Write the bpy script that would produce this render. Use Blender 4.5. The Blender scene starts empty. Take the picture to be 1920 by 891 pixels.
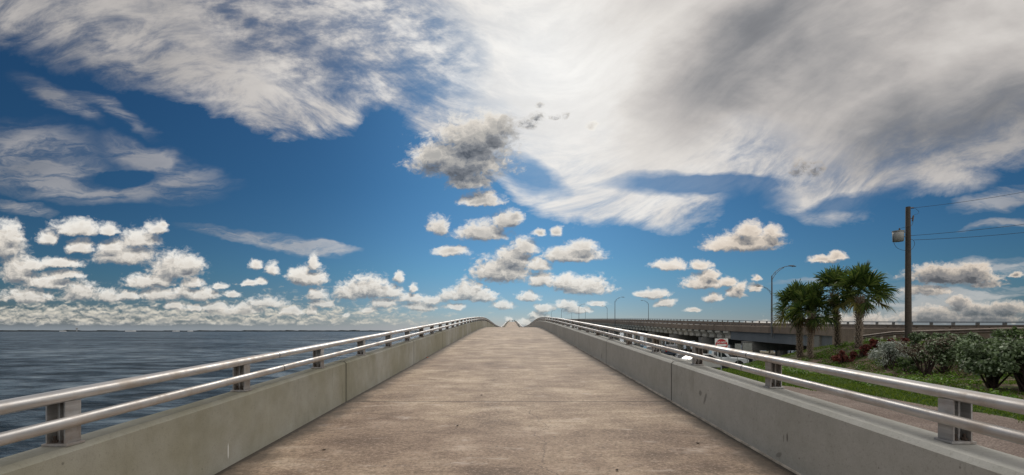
import bpy, bmesh, math, random
import numpy as np
from mathutils import Vector, Matrix

random.seed(7)
RNG = np.random.default_rng(7)
scene = bpy.context.scene
COL = scene.collection
E = 4.6                      # eye height above the water (water surface is z = 0)
F = 900.0                    # focal length of the lens, in photograph pixels (1920 wide)

# ------------------------------------------------------------------ camera
cam_d = bpy.data.cameras.new("camera")
cam = bpy.data.objects.new("camera", cam_d)
COL.objects.link(cam)
cam.location = (0.0, 0.0, E)
cam.rotation_euler = (math.radians(90), 0, 0)
cam_d.sensor_fit = 'HORIZONTAL'
cam_d.sensor_width = 36.0
cam_d.lens = 36.0 * F / 1920.0
cam_d.shift_y = 175.5 / 1920.0
cam_d.clip_start = 0.05
cam_d.clip_end = 60000.0
scene.camera = cam

# ------------------------------------------------------------------ exposure
scene.view_settings.view_transform = 'Standard'
scene.view_settings.look = 'None'
scene.view_settings.exposure = 0.0
scene.view_settings.gamma = 1.0
scene.view_settings.use_curve_mapping = False
scene.cycles.max_bounces = 6
scene.cycles.diffuse_bounces = 3
scene.cycles.glossy_bounces = 3
scene.cycles.use_denoising = True

# ------------------------------------------------------------------ sun
SUN_EL, SUN_AZ = 31.0, 4.0   # degrees; azimuth to the right of the way the bridge runs (+Y)
sun_d = bpy.data.lights.new("sun", 'SUN')
sun_d.energy = 1.5
sun_d.angle = math.radians(18.0)
sun_d.color = (1.0, 0.93, 0.84)
sun = bpy.data.objects.new("sun", sun_d)
COL.objects.link(sun)
_s = Vector((math.sin(math.radians(SUN_AZ)) * math.cos(math.radians(SUN_EL)),
             math.cos(math.radians(SUN_AZ)) * math.cos(math.radians(SUN_EL)),
             math.sin(math.radians(SUN_EL))))
sun.rotation_euler = _s.to_track_quat('Z', 'Y').to_euler()
sun.location = (0, 0, 60)


# ------------------------------------------------------------------ node helper
def srgb(r, g, b):
    def f(c):
        c = c / 255.0
        return c / 12.92 if c <= 0.04045 else ((c + 0.055) / 1.055) ** 2.4
    return (f(r), f(g), f(b), 1.0)


class NT:
    """Small helper that adds nodes to a tree; inputs may be sockets or plain values."""
    def __init__(self, tree):
        self.t = tree

    def new(self, kind, **kw):
        n = self.t.nodes.new(kind)
        for k, v in kw.items():
            setattr(n, k, v)
        return n

    def put(self, sock, v):
        if v is None:
            return
        if isinstance(v, bpy.types.NodeSocket):
            self.t.links.new(v, sock)
        else:
            sock.default_value = v

    def m(self, op, a, b=None, c=None, clamp=False):
        n = self.new('ShaderNodeMath', operation=op, use_clamp=clamp)
        self.put(n.inputs[0], a); self.put(n.inputs[1], b); self.put(n.inputs[2], c)
        return n.outputs[0]

    def v(self, op, a, b=None, c=None, scale=None):
        n = self.new('ShaderNodeVectorMath', operation=op)
        self.put(n.inputs[0], a); self.put(n.inputs[1], b); self.put(n.inputs[2], c)
        if scale is not None:
            self.put(n.inputs['Scale'], scale)
        return n.outputs['Value'] if op in ('LENGTH', 'DOT_PRODUCT', 'DISTANCE') else n.outputs[0]

    def sep(self, a):
        n = self.new('ShaderNodeSeparateXYZ'); self.put(n.inputs[0], a)
        return n.outputs

    def comb(self, x, y, z=0.0):
        n = self.new('ShaderNodeCombineXYZ')
        self.put(n.inputs[0], x); self.put(n.inputs[1], y); self.put(n.inputs[2], z)
        return n.outputs[0]

    def noise(self, vec, scale, detail=4.0, rough=0.55, dist=0.0, lac=2.0, color=False):
        n = self.new('ShaderNodeTexNoise')
        n.noise_dimensions = '3D'
        self.put(n.inputs['Vector'], vec); self.put(n.inputs['Scale'], scale)
        n.inputs['Detail'].default_value = detail
        n.inputs['Roughness'].default_value = rough
        n.inputs['Distortion'].default_value = dist
        n.inputs['Lacunarity'].default_value = lac
        return n.outputs['Color'] if color else n.outputs[0]

    def voro(self, vec, scale, detail=0.0, rough=0.5, feature='F1', rand=1.0):
        n = self.new('ShaderNodeTexVoronoi')
        n.feature = feature
        self.put(n.inputs['Vector'], vec); self.put(n.inputs['Scale'], scale)
        if 'Detail' in n.inputs:
            n.inputs['Detail'].default_value = detail
            n.inputs['Roughness'].default_value = rough
        n.inputs['Randomness'].default_value = rand
        return n.outputs['Distance']

    def ss(self, x, lo, hi, to0=0.0, to1=1.0):
        n = self.new('ShaderNodeMapRange', interpolation_type='SMOOTHSTEP')
        self.put(n.inputs['Value'], x); self.put(n.inputs['From Min'], lo); self.put(n.inputs['From Max'], hi)
        n.inputs['To Min'].default_value = to0; n.inputs['To Max'].default_value = to1
        return n.outputs[0]

    def lin(self, x, lo, hi, to0=0.0, to1=1.0):
        n = self.new('ShaderNodeMapRange', interpolation_type='LINEAR')
        self.put(n.inputs['Value'], x); self.put(n.inputs['From Min'], lo); self.put(n.inputs['From Max'], hi)
        n.inputs['To Min'].default_value = to0; n.inputs['To Max'].default_value = to1
        return n.outputs[0]

    def mix(self, f, a, b, blend='MIX'):
        n = self.new('ShaderNodeMix', data_type='RGBA', blend_type=blend)
        self.put(n.inputs[0], f); self.put(n.inputs[6], a); self.put(n.inputs[7], b)
        return n.outputs[2]

    def ramp(self, x, stops, interp='LINEAR'):
        n = self.new('ShaderNodeValToRGB')
        cr = n.color_ramp
        cr.interpolation = interp
        while len(cr.elements) < len(stops):
            cr.elements.new(0.5)
        for el, (p, c) in zip(cr.elements, stops):
            el.position = p
            el.color = c if len(c) == 4 else (*c, 1.0)
        self.put(n.inputs[0], x)
        return n.outputs[0]

    def curve(self, x, pts, lo, hi, ylo, yhi):
        """piecewise curve y(x) through pts"""
        n = self.new('ShaderNodeFloatCurve')
        cm = n.mapping
        cv = cm.curves[0]
        P = [((a - lo) / (hi - lo), (b - ylo) / (yhi - ylo)) for a, b in pts]
        while len(cv.points) < len(P):
            cv.points.new(0.5, 0.5)
        for p, (a, b) in zip(cv.points, P):
            p.location = (a, b)
            p.handle_type = 'AUTO'
        cm.extend = 'HORIZONTAL'
        cm.update()
        t = self.lin(x, lo, hi)
        self.put(n.inputs['Value'], t)
        return self.lin(n.outputs[0], 0.0, 1.0, ylo, yhi)


def UV(px, py):
    """photograph pixel -> tangent of bearing, tangent of height"""
    return (px - 960.0) / F, (621.0 - py) / F


# ------------------------------------------------------------------ world: Nishita sky with two layers of cloud
# cumulus: centre x, base y, half width, height  (bearing/height of each cloud, noted in photograph pixels)
CUMULUS = [
    # left bank
    (5, 482, 52, 66), (22, 455, 24, 38), (90, 458, 25, 26), (145, 440, 58, 30), (150, 474, 30, 26), (206, 440, 22, 20),
    (235, 494, 72, 40), (262, 460, 46, 32), (292, 438, 26, 26), (306, 424, 12, 12), (210, 468, 30, 18),
    (112, 500, 52, 17), (35, 528, 42, 52), (85, 538, 62, 22), (118, 521, 46, 14), (60, 506, 40, 18),
    (330, 521, 60, 48), (355, 505, 34, 26), (278, 540, 56, 26), (362, 536, 25, 16), (300, 528, 30, 12),
    (50, 566, 62, 26), (150, 562, 42, 36), (205, 566, 32, 24), (240, 560, 26, 14), (300, 562, 50, 22), (380, 562, 42, 22), (345, 552, 24, 16),
    (412, 540, 15, 8), (437, 556, 16, 11), (330, 580, 24, 16), (365, 580, 18, 9),
    (480, 502, 13, 18), (510, 515, 17, 22), (576, 534, 44, 34), (590, 505, 11, 30), (560, 522, 25, 18),
    (470, 533, 18, 8), (490, 531, 14, 7),
    # middle distance
    (500, 575, 46, 18), (460, 578, 22, 10), (548, 588, 24, 10), (595, 562, 20, 24), (606, 572, 30, 10), (650, 562, 34, 32), (690, 558, 62, 42), (730, 556, 30, 20),
    (692, 585, 22, 9), (747, 528, 12, 18), (775, 545, 8, 12), (585, 590, 11, 14), (440, 588, 60, 14), (400, 580, 30, 12),
    (720, 575, 34, 16), (790, 580, 44, 14), (770, 566, 44, 14), (858, 562, 42, 22), (880, 556, 34, 32), (905, 565, 34, 24), (855, 577, 22, 8), (812, 566, 30, 12),
    (942, 576, 28, 11), (980, 606, 0.1, 0.1),
    (945, 526, 66, 52), (965, 500, 44, 40), (985, 475, 32, 28), (1010, 505, 26, 22), (915, 520, 40, 26),
    (824, 438, 24, 34), (905, 450, 62, 34), (950, 425, 34, 30), (965, 415, 20, 20), (845, 478, 40, 16),
    (1080, 490, 64, 32), (1095, 470, 34, 20), (1052, 484, 40, 18),
    (1095, 550, 66, 32), (1060, 540, 40, 26), (1015, 535, 28, 26), (990, 562, 26, 16), (1010, 440, 14, 10), (1045, 438, 14, 12),
    (1065, 578, 30, 14), (1020, 582, 26, 12), (1120, 571, 22, 7), (1080, 585, 34, 12),
    (1390, 470, 82, 34), (1405, 445, 36, 28), (1448, 446, 26, 24), (1345, 468, 36, 16), (1430, 462, 44, 24),
    (1255, 505, 40, 18), (1314, 501, 24, 11), (1322, 540, 50, 26), (1330, 522, 24, 18), (1365, 536, 22, 14),
    (1225, 556, 36, 13), (1250, 572, 24, 10), (1200, 554, 18, 7), (1337, 562, 22, 12), (1380, 556, 26, 16), (1390, 545, 14, 18), (1300, 583, 16, 6), (1415, 543, 12, 10),
    (1545, 490, 36, 10), (1570, 486, 18, 14), (1420, 524, 10, 6),
    # right, beyond the palms
    (1790, 530, 110, 26), (1760, 520, 70, 24), (1825, 520, 46, 28), (1735, 550, 60, 14), (1850, 535, 40, 8), (1905, 517, 16, 8),
    (1760, 606, 90, 30), (1740, 600, 40, 28), (1850, 602, 90, 26), (1830, 585, 60, 16), (1890, 585, 60, 18), (1600, 612, 110, 22), (1440, 612, 70, 8), (1800, 575, 30, 20),
    # low and far
    (985, 596, 0.1, 0.1), (650, 593, 7, 4), (985, 607, 22, 8), (1010, 603, 22, 18), (955, 600, 8, 4), (1000, 590, 8, 4),
    # the big one next to the sun
    (868, 330, 112, 84), (890, 280, 90, 66), (930, 255, 48, 46), (880, 354, 50, 40), (812, 305, 48, 42), (990, 240, 22, 18), (1008, 226, 18, 14), (1040, 222, 10, 8), (1060, 222, 8, 8),
    (905, 385, 50, 24), (1010, 198, 10, 5),
    (1497, 330, 16, 34), (1530, 330, 22, 26), (1508, 320, 24, 16), (1110, 240, 14, 10),
]
EDGE = [(-400, 40), (0, 92), (150, 125), (300, 178), (400, 205), (470, 240), (540, 264), (640, 236), (720, 214), (790, 245), (870, 290), (940, 345), (1000, 402),
        (1060, 425), (1150, 418), (1240, 432), (1330, 408), (1400, 372), (1470, 388), (1520, 412), (1600, 396), (1700, 376), (1800, 350), (1920, 318), (2300, 240)]


def build_world():
    w = bpy.data.worlds.new("World")
    scene.world = w
    w.use_nodes = True
    t = w.node_tree
    t.nodes.clear()
    n = NT(t)
    out = n.new('ShaderNodeOutputWorld')
    sky = n.new('ShaderNodeTexSky', sky_type='NISHITA')
    sky.sun_disc = False
    sky.sun_elevation = math.radians(SUN_EL)
    sky.sun_rotation = math.radians(SUN_AZ)
    sky.air_density = 1.0
    sky.dust_density = 0.3
    sky.ozone_density = 3.0
    D = n.new('ShaderNodeTexCoord').outputs['Generated']
    dx, dy, dz = n.sep(D)
    ys = n.m('MAXIMUM', dy, 0.28)
    u = n.m('DIVIDE', dx, ys)
    vv = n.m('DIVIDE', n.m('MAXIMUM', dz, -0.02), ys)
    P = n.comb(u, vv, 0.0)

    # ---- clear sky colour
    hue = n.ramp(n.lin(vv, 0.0, 0.75), [
        (0.0, (0.25, 0.29, 0.44)), (0.05, (0.21, 0.295, 0.43)), (0.16, (0.16, 0.31, 0.425)),
        (0.40, (0.125, 0.285, 0.405)), (1.0, (0.125, 0.31, 0.45))])
    blue = n.mix(1.0, sky.outputs[0], hue, 'MULTIPLY')
    # air is clearer and darker away from the sun
    side = n.curve(u, [(-1.2, 0.62), (-0.5, 0.80), (0.0, 1.22), (0.4, 1.0), (1.2, 0.72)], -1.2, 1.2, 0.0, 2.0)
    blue = n.v('SCALE', blue, scale=side)

    # ---- high cirrus
    warp = n.noise(n.v('MULTIPLY', P, (5.0, 9.0, 1.0)), 1.0, 6.0, 0.62, 0.3)
    warp2 = n.noise(n.v('MULTIPLY', P, (1.8, 2.6, 1.0)), 1.0, 2.0, 0.5)
    vb = n.curve(u, [UV(*p) for p in EDGE], -1.6, 1.6, 0.0, 1.0)
    hgt = n.m('SUBTRACT', vv, vb)
    hgt = n.m('ADD', hgt, n.m('MULTIPLY', n.m('SUBTRACT', warp, 0.5), 0.17))
    # soft edge far left, crisp in the middle
    soft = n.curve(u, [(-1.2, 0.11), (-0.7, 0.06), (-0.45, 0.02), (-0.2, 0.035), (0.1, 0.03), (0.5, 0.05), (1.2, 0.05)], -1.2, 1.2, 0.0, 0.2)
    veil = n.m('SMOOTH_MIN', 1.0, n.m('MAXIMUM', n.m('DIVIDE', n.m('ADD', hgt, n.m('MULTIPLY', soft, 0.3)), soft), 0.0), 0.25)
    # streaks that run away from the sun
    su, sv = UV(1000, 150)
    du = n.m('SUBTRACT', u, su); dv = n.m('SUBTRACT', vv, sv)
    rad = n.m('SQRT', n.m('ADD', n.m('MULTIPLY', du, du), n.m('MULTIPLY', dv, dv)))

    def blob(cx, cy, hx, hy, rot=0.0, power=2.0, vec=P):
        a = math.radians(rot)             # positive: falls to the right, as seen
        c, s = math.cos(a), math.sin(a)
        ox, oy = UV(cx, cy)
        q = n.v('SUBTRACT', vec, (ox, oy, 0.0))
        k1 = n.v('DOT_PRODUCT', q, (c / hx * F, -s / hx * F, 0.0))
        k2 = n.v('DOT_PRODUCT', q, (s / hy * F, c / hy * F, 0.0))
        r2 = n.m('ADD', n.m('MULTIPLY', k1, k1), n.m('MULTIPLY', k2, k2))
        f = n.m('SUBTRACT', 1.0, r2, clamp=True)
        return n.m('POWER', f, power) if power != 1.0 else f

    Pw = n.v('ADD', P, n.v('MULTIPLY', n.v('SUBTRACT', n.noise(n.v('MULTIPLY', P, (3.5, 7.0, 1.0)), 1.0, 5.0, 0.6, color=True), (0.5, 0.5, 0.5)), (0.22, 0.10, 0.0)))
    # openings in the sheet
    hole = n.m('ADD', blob(1290, 338, 190, 26, -2, 1.0, Pw), blob(1400, 352, 110, 40, 8, 1.0, Pw))
    hole = n.m('ADD', hole, blob(985, 330, 90, 40, 20, 1.0, Pw))
    hole = n.m('ADD', hole, blob(1600, 385, 130, 22, -12, 1.0, Pw))
    hole = n.m('MULTIPLY', hole, 1.25, clamp=True)
    # the mottled patch top left of the sun
    Pm = n.v('ADD', n.v('SCALE', Pw, scale=0.35), n.v('SCALE', P, scale=0.65))
    mott = n.m('MULTIPLY', blob(620, 40, 330, 150, 22, 0.7, Pm), 1.6, clamp=True)
    fine = n.noise(n.v('MULTIPLY', P, (13.0, 26.0, 1.0)), 1.0, 8.0, 0.66, 0.15)
    finem = n.ss(n.m('ADD', n.m('MULTIPLY', fine, 0.8), n.m('MULTIPLY', warp, 0.25)), 0.40, 0.64)
    mottled = n.m('MULTIPLY_ADD', finem, 0.62, 0.34)
    dens = n.m('ADD', n.m('MULTIPLY', mott, mottled), n.m('SUBTRACT', 1.0, mott))
    dens = n.m('MULTIPLY', dens, n.m('SUBTRACT', 1.0, n.m('MULTIPLY', hole, 0.85)))
    th = n.curve(u, [(-1.2, -0.10), (-0.7, -0.30), (-0.35, -0.42), (-0.1, -0.25), (0.1, 0.05), (0.35, 0.42), (0.7, 0.48), (1.2, 0.42)], -1.2, 1.2, -1.0, 1.0)
    ct = n.m('COSINE', th); st = n.m('SINE', th)
    fa = n.m('ADD', n.m('MULTIPLY', du, ct), n.m('MULTIPLY', dv, st))
    fb = n.m('SUBTRACT', n.m('MULTIPLY', dv, ct), n.m('MULTIPLY', du, st))
    fb = n.m('ADD', fb, n.m('MULTIPLY', n.m('SUBTRACT', warp2, 0.5), 0.16))
    broad = n.noise(n.comb(n.m('MULTIPLY', fa, 2.4), n.m('MULTIPLY', fb, 7.0), 1.3), 1.0, 5.0, 0.55, 0.3)
    fib = n.noise(n.comb(n.m('MULTIPLY', fa, 9.0), n.m('MULTIPLY', fb, 24.0), 5.1), 1.0, 8.0, 0.68, 0.35)
    edgefib = n.m('MULTIPLY_ADD', n.ss(n.m('ADD', n.m('MULTIPLY', fib, 0.6), n.m('MULTIPLY', broad, 0.4)), 0.36, 0.60), 0.85, 0.12)
    deep = n.ss(hgt, 0.0, 0.20)
    dens = n.m('MULTIPLY', dens, n.m('ADD', n.m('MULTIPLY', deep, n.m('SUBTRACT', 1.0, edgefib)), edgefib))
    thin = n.curve(u, [(-1.2, 0.55), (-0.6, 0.42), (-0.25, 0.45), (0.0, 0.1), (0.4, 0.0), (1.2, 0.0)], -1.2, 1.2, 0.0, 1.0)
    sheer = n.m('MULTIPLY', thin, n.ss(n.m('ADD', n.m('MULTIPLY', fib, 0.55), n.m('MULTIPLY', broad, 0.45)), 0.60, 0.38))
    dens = n.m('MULTIPLY', dens, n.m('SUBTRACT', 1.0, sheer))
    cirrus = n.m('MULTIPLY', veil, dens)
    # separate wisps
    w1 = None
    for b in [(150, 348, 300, 34, 4, 1.4), (60, 292, 190, 72, 10, 1.8), (330, 322, 120, 38, 14, 1.6), (30, 386, 90, 14, 6, 1.0),
              (500, 455, 165, 17, 9, 1.2), (590, 470, 80, 10, 5, 1.0), (110, 190, 120, 30, 30, 2.2), (215, 212, 110, 18, 26, 2.2), (270, 285, 110, 28, 10, 2.2),
              (1880, 378, 110, 24, -12, 1.0), (1890, 425, 90, 12, -6, 1.0), (1880, 503, 110, 18, 2, 0.7), (1800, 545, 190, 12, -2, 0.7), (1560, 523, 140, 8, -3, 0.8),
              (1740, 560, 170, 40, 0, 0.8)]:
        f = blob(*b[:5], power=b[5], vec=Pw)
        w1 = f if w1 is None else n.m('ADD', w1, f)
    eye = blob(225, 330, 120, 20, -3, 0.7, Pw)
    w1 = n.m('SUBTRACT', w1, n.m('MULTIPLY', eye, 0.9), clamp=True)
    w1 = n.m('MULTIPLY', n.m('MULTIPLY', w1, 1.3), n.m('MULTIPLY_ADD', n.ss(n.noise(n.v('MULTIPLY', Pw, (7.0, 36.0, 1.0)), 1.0, 8.0, 0.66, 0.4), 0.34, 0.64), 0.85, 0.12), clamp=True)
    w1 = n.m('MULTIPLY', w1, 0.56)
    cirrus = n.m('MAXIMUM', cirrus, w1, clamp=True)

    # light in the sheet: bright round the sun, grey bands towards the upper right
    rr = n.m('DIVIDE', 2.2, n.m('ADD', rad, 0.05))
    ray = n.noise(n.comb(n.m('MULTIPLY', du, rr), n.m('MULTIPLY', dv, rr), n.m('MULTIPLY', rad, 1.1)), 1.0, 5.0, 0.52, 0.4)
    glow = n.m('POWER', 2.718, n.m('MULTIPLY', n.m('MULTIPLY', rad, rad), -6.0))
    bands = None
    for b in [(1330, 130, 330, 130, -48, 1.3), (1560, 50, 480, 130, -26, 1.3), (1820, 225, 420, 130, -16, 1.3)]:
        f = blob(*b[:5], power=b[5], vec=Pw)
        bands = f if bands is None else n.m('ADD', bands, f)
    lum = n.m('ADD', n.m('MULTIPLY', glow, 0.34), n.m('MULTIPLY', n.m('SUBTRACT', ray, 0.5), n.m('MULTIPLY', n.ss(rad, 0.12, 0.5), 0.5)))
    lum = n.m('ADD', lum, n.m('MULTIPLY', n.m('SUBTRACT', warp2, 0.5), 0.35))
    lum = n.m('SUBTRACT', lum, n.m('MULTIPLY', bands, 0.25))
    lum = n.m('ADD', lum, n.m('MULTIPLY', n.m('SUBTRACT', fine, 0.5), n.m('MULTIPLY_ADD', mott, 0.5, 0.08)))
    lum = n.m('ADD', lum, n.m('ADD', n.m('MULTIPLY', n.m('SUBTRACT', fib, 0.5), 0.15), n.m('MULTIPLY', n.m('SUBTRACT', broad, 0.5), n.m('MULTIPLY_ADD', n.m('SUBTRACT', 1.0, glow), 0.55, 0.15))))
    lum = n.m('ADD', lum, n.curve(u, [(-1.2, 0.40), (-0.5, 0.52), (0.0, 0.60), (0.6, 0.61), (1.2, 0.55)], -1.2, 1.2, 0.0, 1.0))
    ccol = n.ramp(lum, [(0.0, srgb(92, 94, 100)), (0.3, srgb(138, 138, 140)), (0.55, srgb(192, 187, 183)), (0.8, srgb(228, 223, 217)), (1.0, srgb(252, 250, 246))])
    # unseen cloud opposite the sun is brightened to add fill light on shaded faces
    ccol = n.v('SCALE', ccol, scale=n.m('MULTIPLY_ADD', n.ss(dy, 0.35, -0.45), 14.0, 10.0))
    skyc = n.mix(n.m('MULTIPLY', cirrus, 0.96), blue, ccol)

    # ---- cumulus
    g = bpy.data.node_groups.new("cumulus_field", 'ShaderNodeTree')
    g.interface.new_socket("Vector", in_out='INPUT', socket_type='NodeSocketVector')
    g.interface.new_socket("Value", in_out='OUTPUT', socket_type='NodeSocketFloat')
    k = NT(g)
    gi = k.new('NodeGroupInput'); go = k.new('NodeGroupOutput')
    acc = None
    for cx, by, hw, h in CUMULUS:
        if hw < 1:
            continue
        base = by - 0.22 * h               # the widest level lies a little above the flat base
        ox, oy = UV(cx, base)
        sx, sy = F / (hw * 1.08 + 2.5), F / (h * 1.02 + 2.5)
        q = k.v('MULTIPLY_ADD', gi.outputs[0], (sx, sy, 0.0), (-ox * sx, -oy * sy, 0.0))
        q = k.v('MAXIMUM', q, k.v('MULTIPLY', q, (-1.0, -1.5 if h < 14 else (-2.2 if h < 20 else -3.0), 0.0)))
        r = k.v('DOT_PRODUCT', q, q)
        acc = r if acc is None else k.m('SMOOTH_MIN', acc, r, 0.35)
    g.links.new(k.m('SUBTRACT', 1.0, k.m('SQRT', k.m('MAXIMUM', acc, 0.0))), go.inputs[0])

    def field(vec):
        x = n.new('ShaderNodeGroup'); x.node_tree = g
        n.put(x.inputs[0], vec)
        return x.outputs[0]

    # a bank of small far cumulus low over the water
    def cloudiness(vec):
        ax, ay, _ = n.sep(vec)              # farther cloud, nearer the horizon, shows finer detail
        b0 = n.noise(n.v('MULTIPLY', vec, (30.0, 42.0, 1.0)), 1.0, 7.0, 0.62, 0.0)
        b1_ = n.noise(n.v('MULTIPLY', vec, (62.0, 84.0, 1.0)), 1.0, 6.0, 0.62, 0.0)
        kk = n.ss(ay, 0.24, 0.08)
        big = n.m('ADD', n.m('MULTIPLY', b0, n.m('SUBTRACT', 1.0, kk)), n.m('MULTIPLY', b1_, kk))
        bil = n.voro(n.v('ADD', n.v('MULTIPLY', vec, (95.0, 120.0, 1.0)), n.v('SCALE', n.noise(vec, 80.0, 3.0, 0.6, color=True), scale=1.1)), 1.0, 2.0, 0.55)
        det = n.m('ADD', n.m('MULTIPLY', n.m('SUBTRACT', big, 0.5), 2.0), n.m('MULTIPLY', n.m('SUBTRACT', 0.45, bil), 0.36))
        return n.m('ADD', field(vec), n.m('MULTIPLY', det, 0.52))

    def lowbank(vec):
        lx, ly, _ = n.sep(vec)
        q = n.comb(n.m('MULTIPLY', lx, 34.0), n.m('MULTIPLY', ly, 95.0), 0.0)
        f = n.noise(q, 1.0, 7.0, 0.6, 0.2)
        bil = n.voro(n.v('MULTIPLY', vec, (110.0, 170.0, 1.0)), 1.0, 1.0, 0.5)
        env = n.curve(ly, [(-0.05, 0.0), (0.006, 0.1), (0.016, 0.58), (0.034, 0.62), (0.055, 0.47), (0.09, 0.36), (0.14, 0.05), (0.3, 0.0)], -0.05, 0.3, 0.0, 1.0)
        lefty = n.curve(lx, [(-1.2, 1.0), (-0.5, 0.92), (-0.22, 0.8), (-0.1, 0.55), (0.05, 0.5), (0.3, 0.4), (0.75, 0.5), (1.2, 0.75)], -1.2, 1.2, 0.0, 1.0)
        return n.m('ADD', n.m('ADD', n.m('MULTIPLY', n.m('SUBTRACT', f, 0.54), 2.3), n.m('MULTIPLY', n.m('SUBTRACT', 0.45, bil), 0.3)),
                   n.m('MULTIPLY', n.m('SUBTRACT', n.m('MULTIPLY', env, lefty), 0.34), 2.4))

    wv = n.v('MULTIPLY', n.v('SUBTRACT', n.noise(P, 30.0, 4.0, 0.6, color=True), (0.5, 0.5, 0.5)), (0.030, 0.018, 0.0))
    P1 = n.v('ADD', P, wv)
    P2 = n.v('ADD', P1, n.comb(0.004, n.m('MULTIPLY_ADD', vv, 0.060, 0.008), 0.0))
    d1, d2 = cloudiness(P1), cloudiness(P2)
    b1 = lowbank(P1)
    b2 = lowbank(n.v('ADD', P1, (0.001, 0.0045, 0.0)))
    a_c = n.ss(d1, -0.05, 0.46)
    a_b = n.m('MULTIPLY', n.ss(b1, -0.1, 0.7), 0.92)
    rel_c = n.m('SUBTRACT', d1, d2)
    rel_b = n.m('SUBTRACT', b1, b2)
    thick = n.ss(d1, 0.15, 0.9)
    # the clouds near the sun are seen from their shaded side
    shade = n.m('ADD', n.m('MULTIPLY', blob(900, 330, 330, 200, 0, 0.7), 0.26), n.m('MULTIPLY', n.ss(u, 0.2, 0.7), 0.16))
    dark = n.m('ADD', n.m('MULTIPLY', blob(1515, 322, 95, 60, 0, 0.4), 0.45), n.m('MULTIPLY', blob(1020, 225, 90, 45, -10, 0.4), 0.38))
    dark = n.m('ADD', dark, n.m('MULTIPLY', blob(890, 265, 120, 80, 0, 0.5), 0.06))
    shade = n.m('ADD', shade, n.m('MULTIPLY', blob(1800, 540, 260, 100, 0, 0.5), 0.34))
    l_c = n.m('ADD', n.m('MINIMUM', n.m('MAXIMUM', n.m('MULTIPLY', rel_c, 0.92), -0.36), 0.34), 0.64)
    l_c = n.m('SUBTRACT', l_c, n.m('MULTIPLY', shade, n.m('MULTIPLY_ADD', thick, 0.75, 0.25)))
    l_c = n.m('SUBTRACT', l_c, n.m('MULTIPLY', thick, 0.22))
    l_c = n.m('SUBTRACT', l_c, dark)
    l_b = n.m('MULTIPLY_ADD', rel_b, 0.42, 0.60)
    stops = [(0.0, srgb(86, 91, 99)), (0.25, srgb(128, 131, 136)), (0.5, srgb(178, 175, 170)), (0.72, srgb(220, 213, 203)), (1.0, srgb(250, 247, 240))]
    col_c = n.ramp(l_c, stops)
    col_b = n.ramp(l_b, [(0.0, srgb(128, 138, 150)), (0.4, srgb(172, 172, 170)), (0.7, srgb(214, 208, 194)), (1.0, srgb(240, 234, 220))])
    warm = n.mix(n.ss(u, 0.15, 0.5), (1, 1, 1, 1), (1.0, 0.93, 0.87, 1))
    col_c = n.mix(1.0, col_c, warm, 'MULTIPLY')
    hz = n.m('MULTIPLY', n.ss(vv, 0.026, -0.004), 0.55)

    def done(c):
        c = n.mix(hz, c, n.v('SCALE', srgb(160, 172, 182)[:3], scale=10.0))
        b = n.new('ShaderNodeBackground')
        b.inputs['Strength'].default_value = 0.1
        n.put(b.inputs['Color'], c)
        return b.outputs[0]

    def either(f, a, b):
        x = n.new('ShaderNodeMixShader')
        n.put(x.inputs[0], f); n.put(x.inputs[1], a); n.put(x.inputs[2], b)
        return x.outputs[0]
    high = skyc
    fade = n.m('MULTIPLY', a_c, n.m('MULTIPLY_ADD', n.ss(vv, 0.0, 0.12), 0.32, 0.64))
    # the scraps of cloud in front of the sheet are torn and thin
    scrap = n.m('ADD', blob(1512, 325, 95, 70, 0, 0.3), blob(1040, 225, 80, 60, -10, 0.3), clamp=True)
    torn = n.ss(n.noise(n.v('MULTIPLY', P, (62.0, 80.0, 1.0)), 1.0, 6.0, 0.68, 0.4), 0.38, 0.62)
    fade = n.m('MULTIPLY', fade, n.m('SUBTRACT', 1.0, n.m('MULTIPLY', scrap, n.m('MULTIPLY_ADD', torn, -0.75, 0.93))))
    cc = n.v('SCALE', col_c, scale=10.0)
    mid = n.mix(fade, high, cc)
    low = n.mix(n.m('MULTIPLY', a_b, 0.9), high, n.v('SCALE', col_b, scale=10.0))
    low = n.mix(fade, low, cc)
    below = n.new('ShaderNodeBackground')
    below.inputs['Strength'].default_value = 0.1
    below.inputs['Color'].default_value = (1.2, 1.5, 1.8, 1)
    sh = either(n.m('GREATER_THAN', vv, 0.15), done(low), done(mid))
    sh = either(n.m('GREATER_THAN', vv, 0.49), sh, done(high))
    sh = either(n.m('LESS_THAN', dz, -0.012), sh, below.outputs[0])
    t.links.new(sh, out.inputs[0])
    w.cycles.sampling_method = 'MANUAL'
    w.cycles.sample_map_resolution = 512


build_world()


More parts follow.
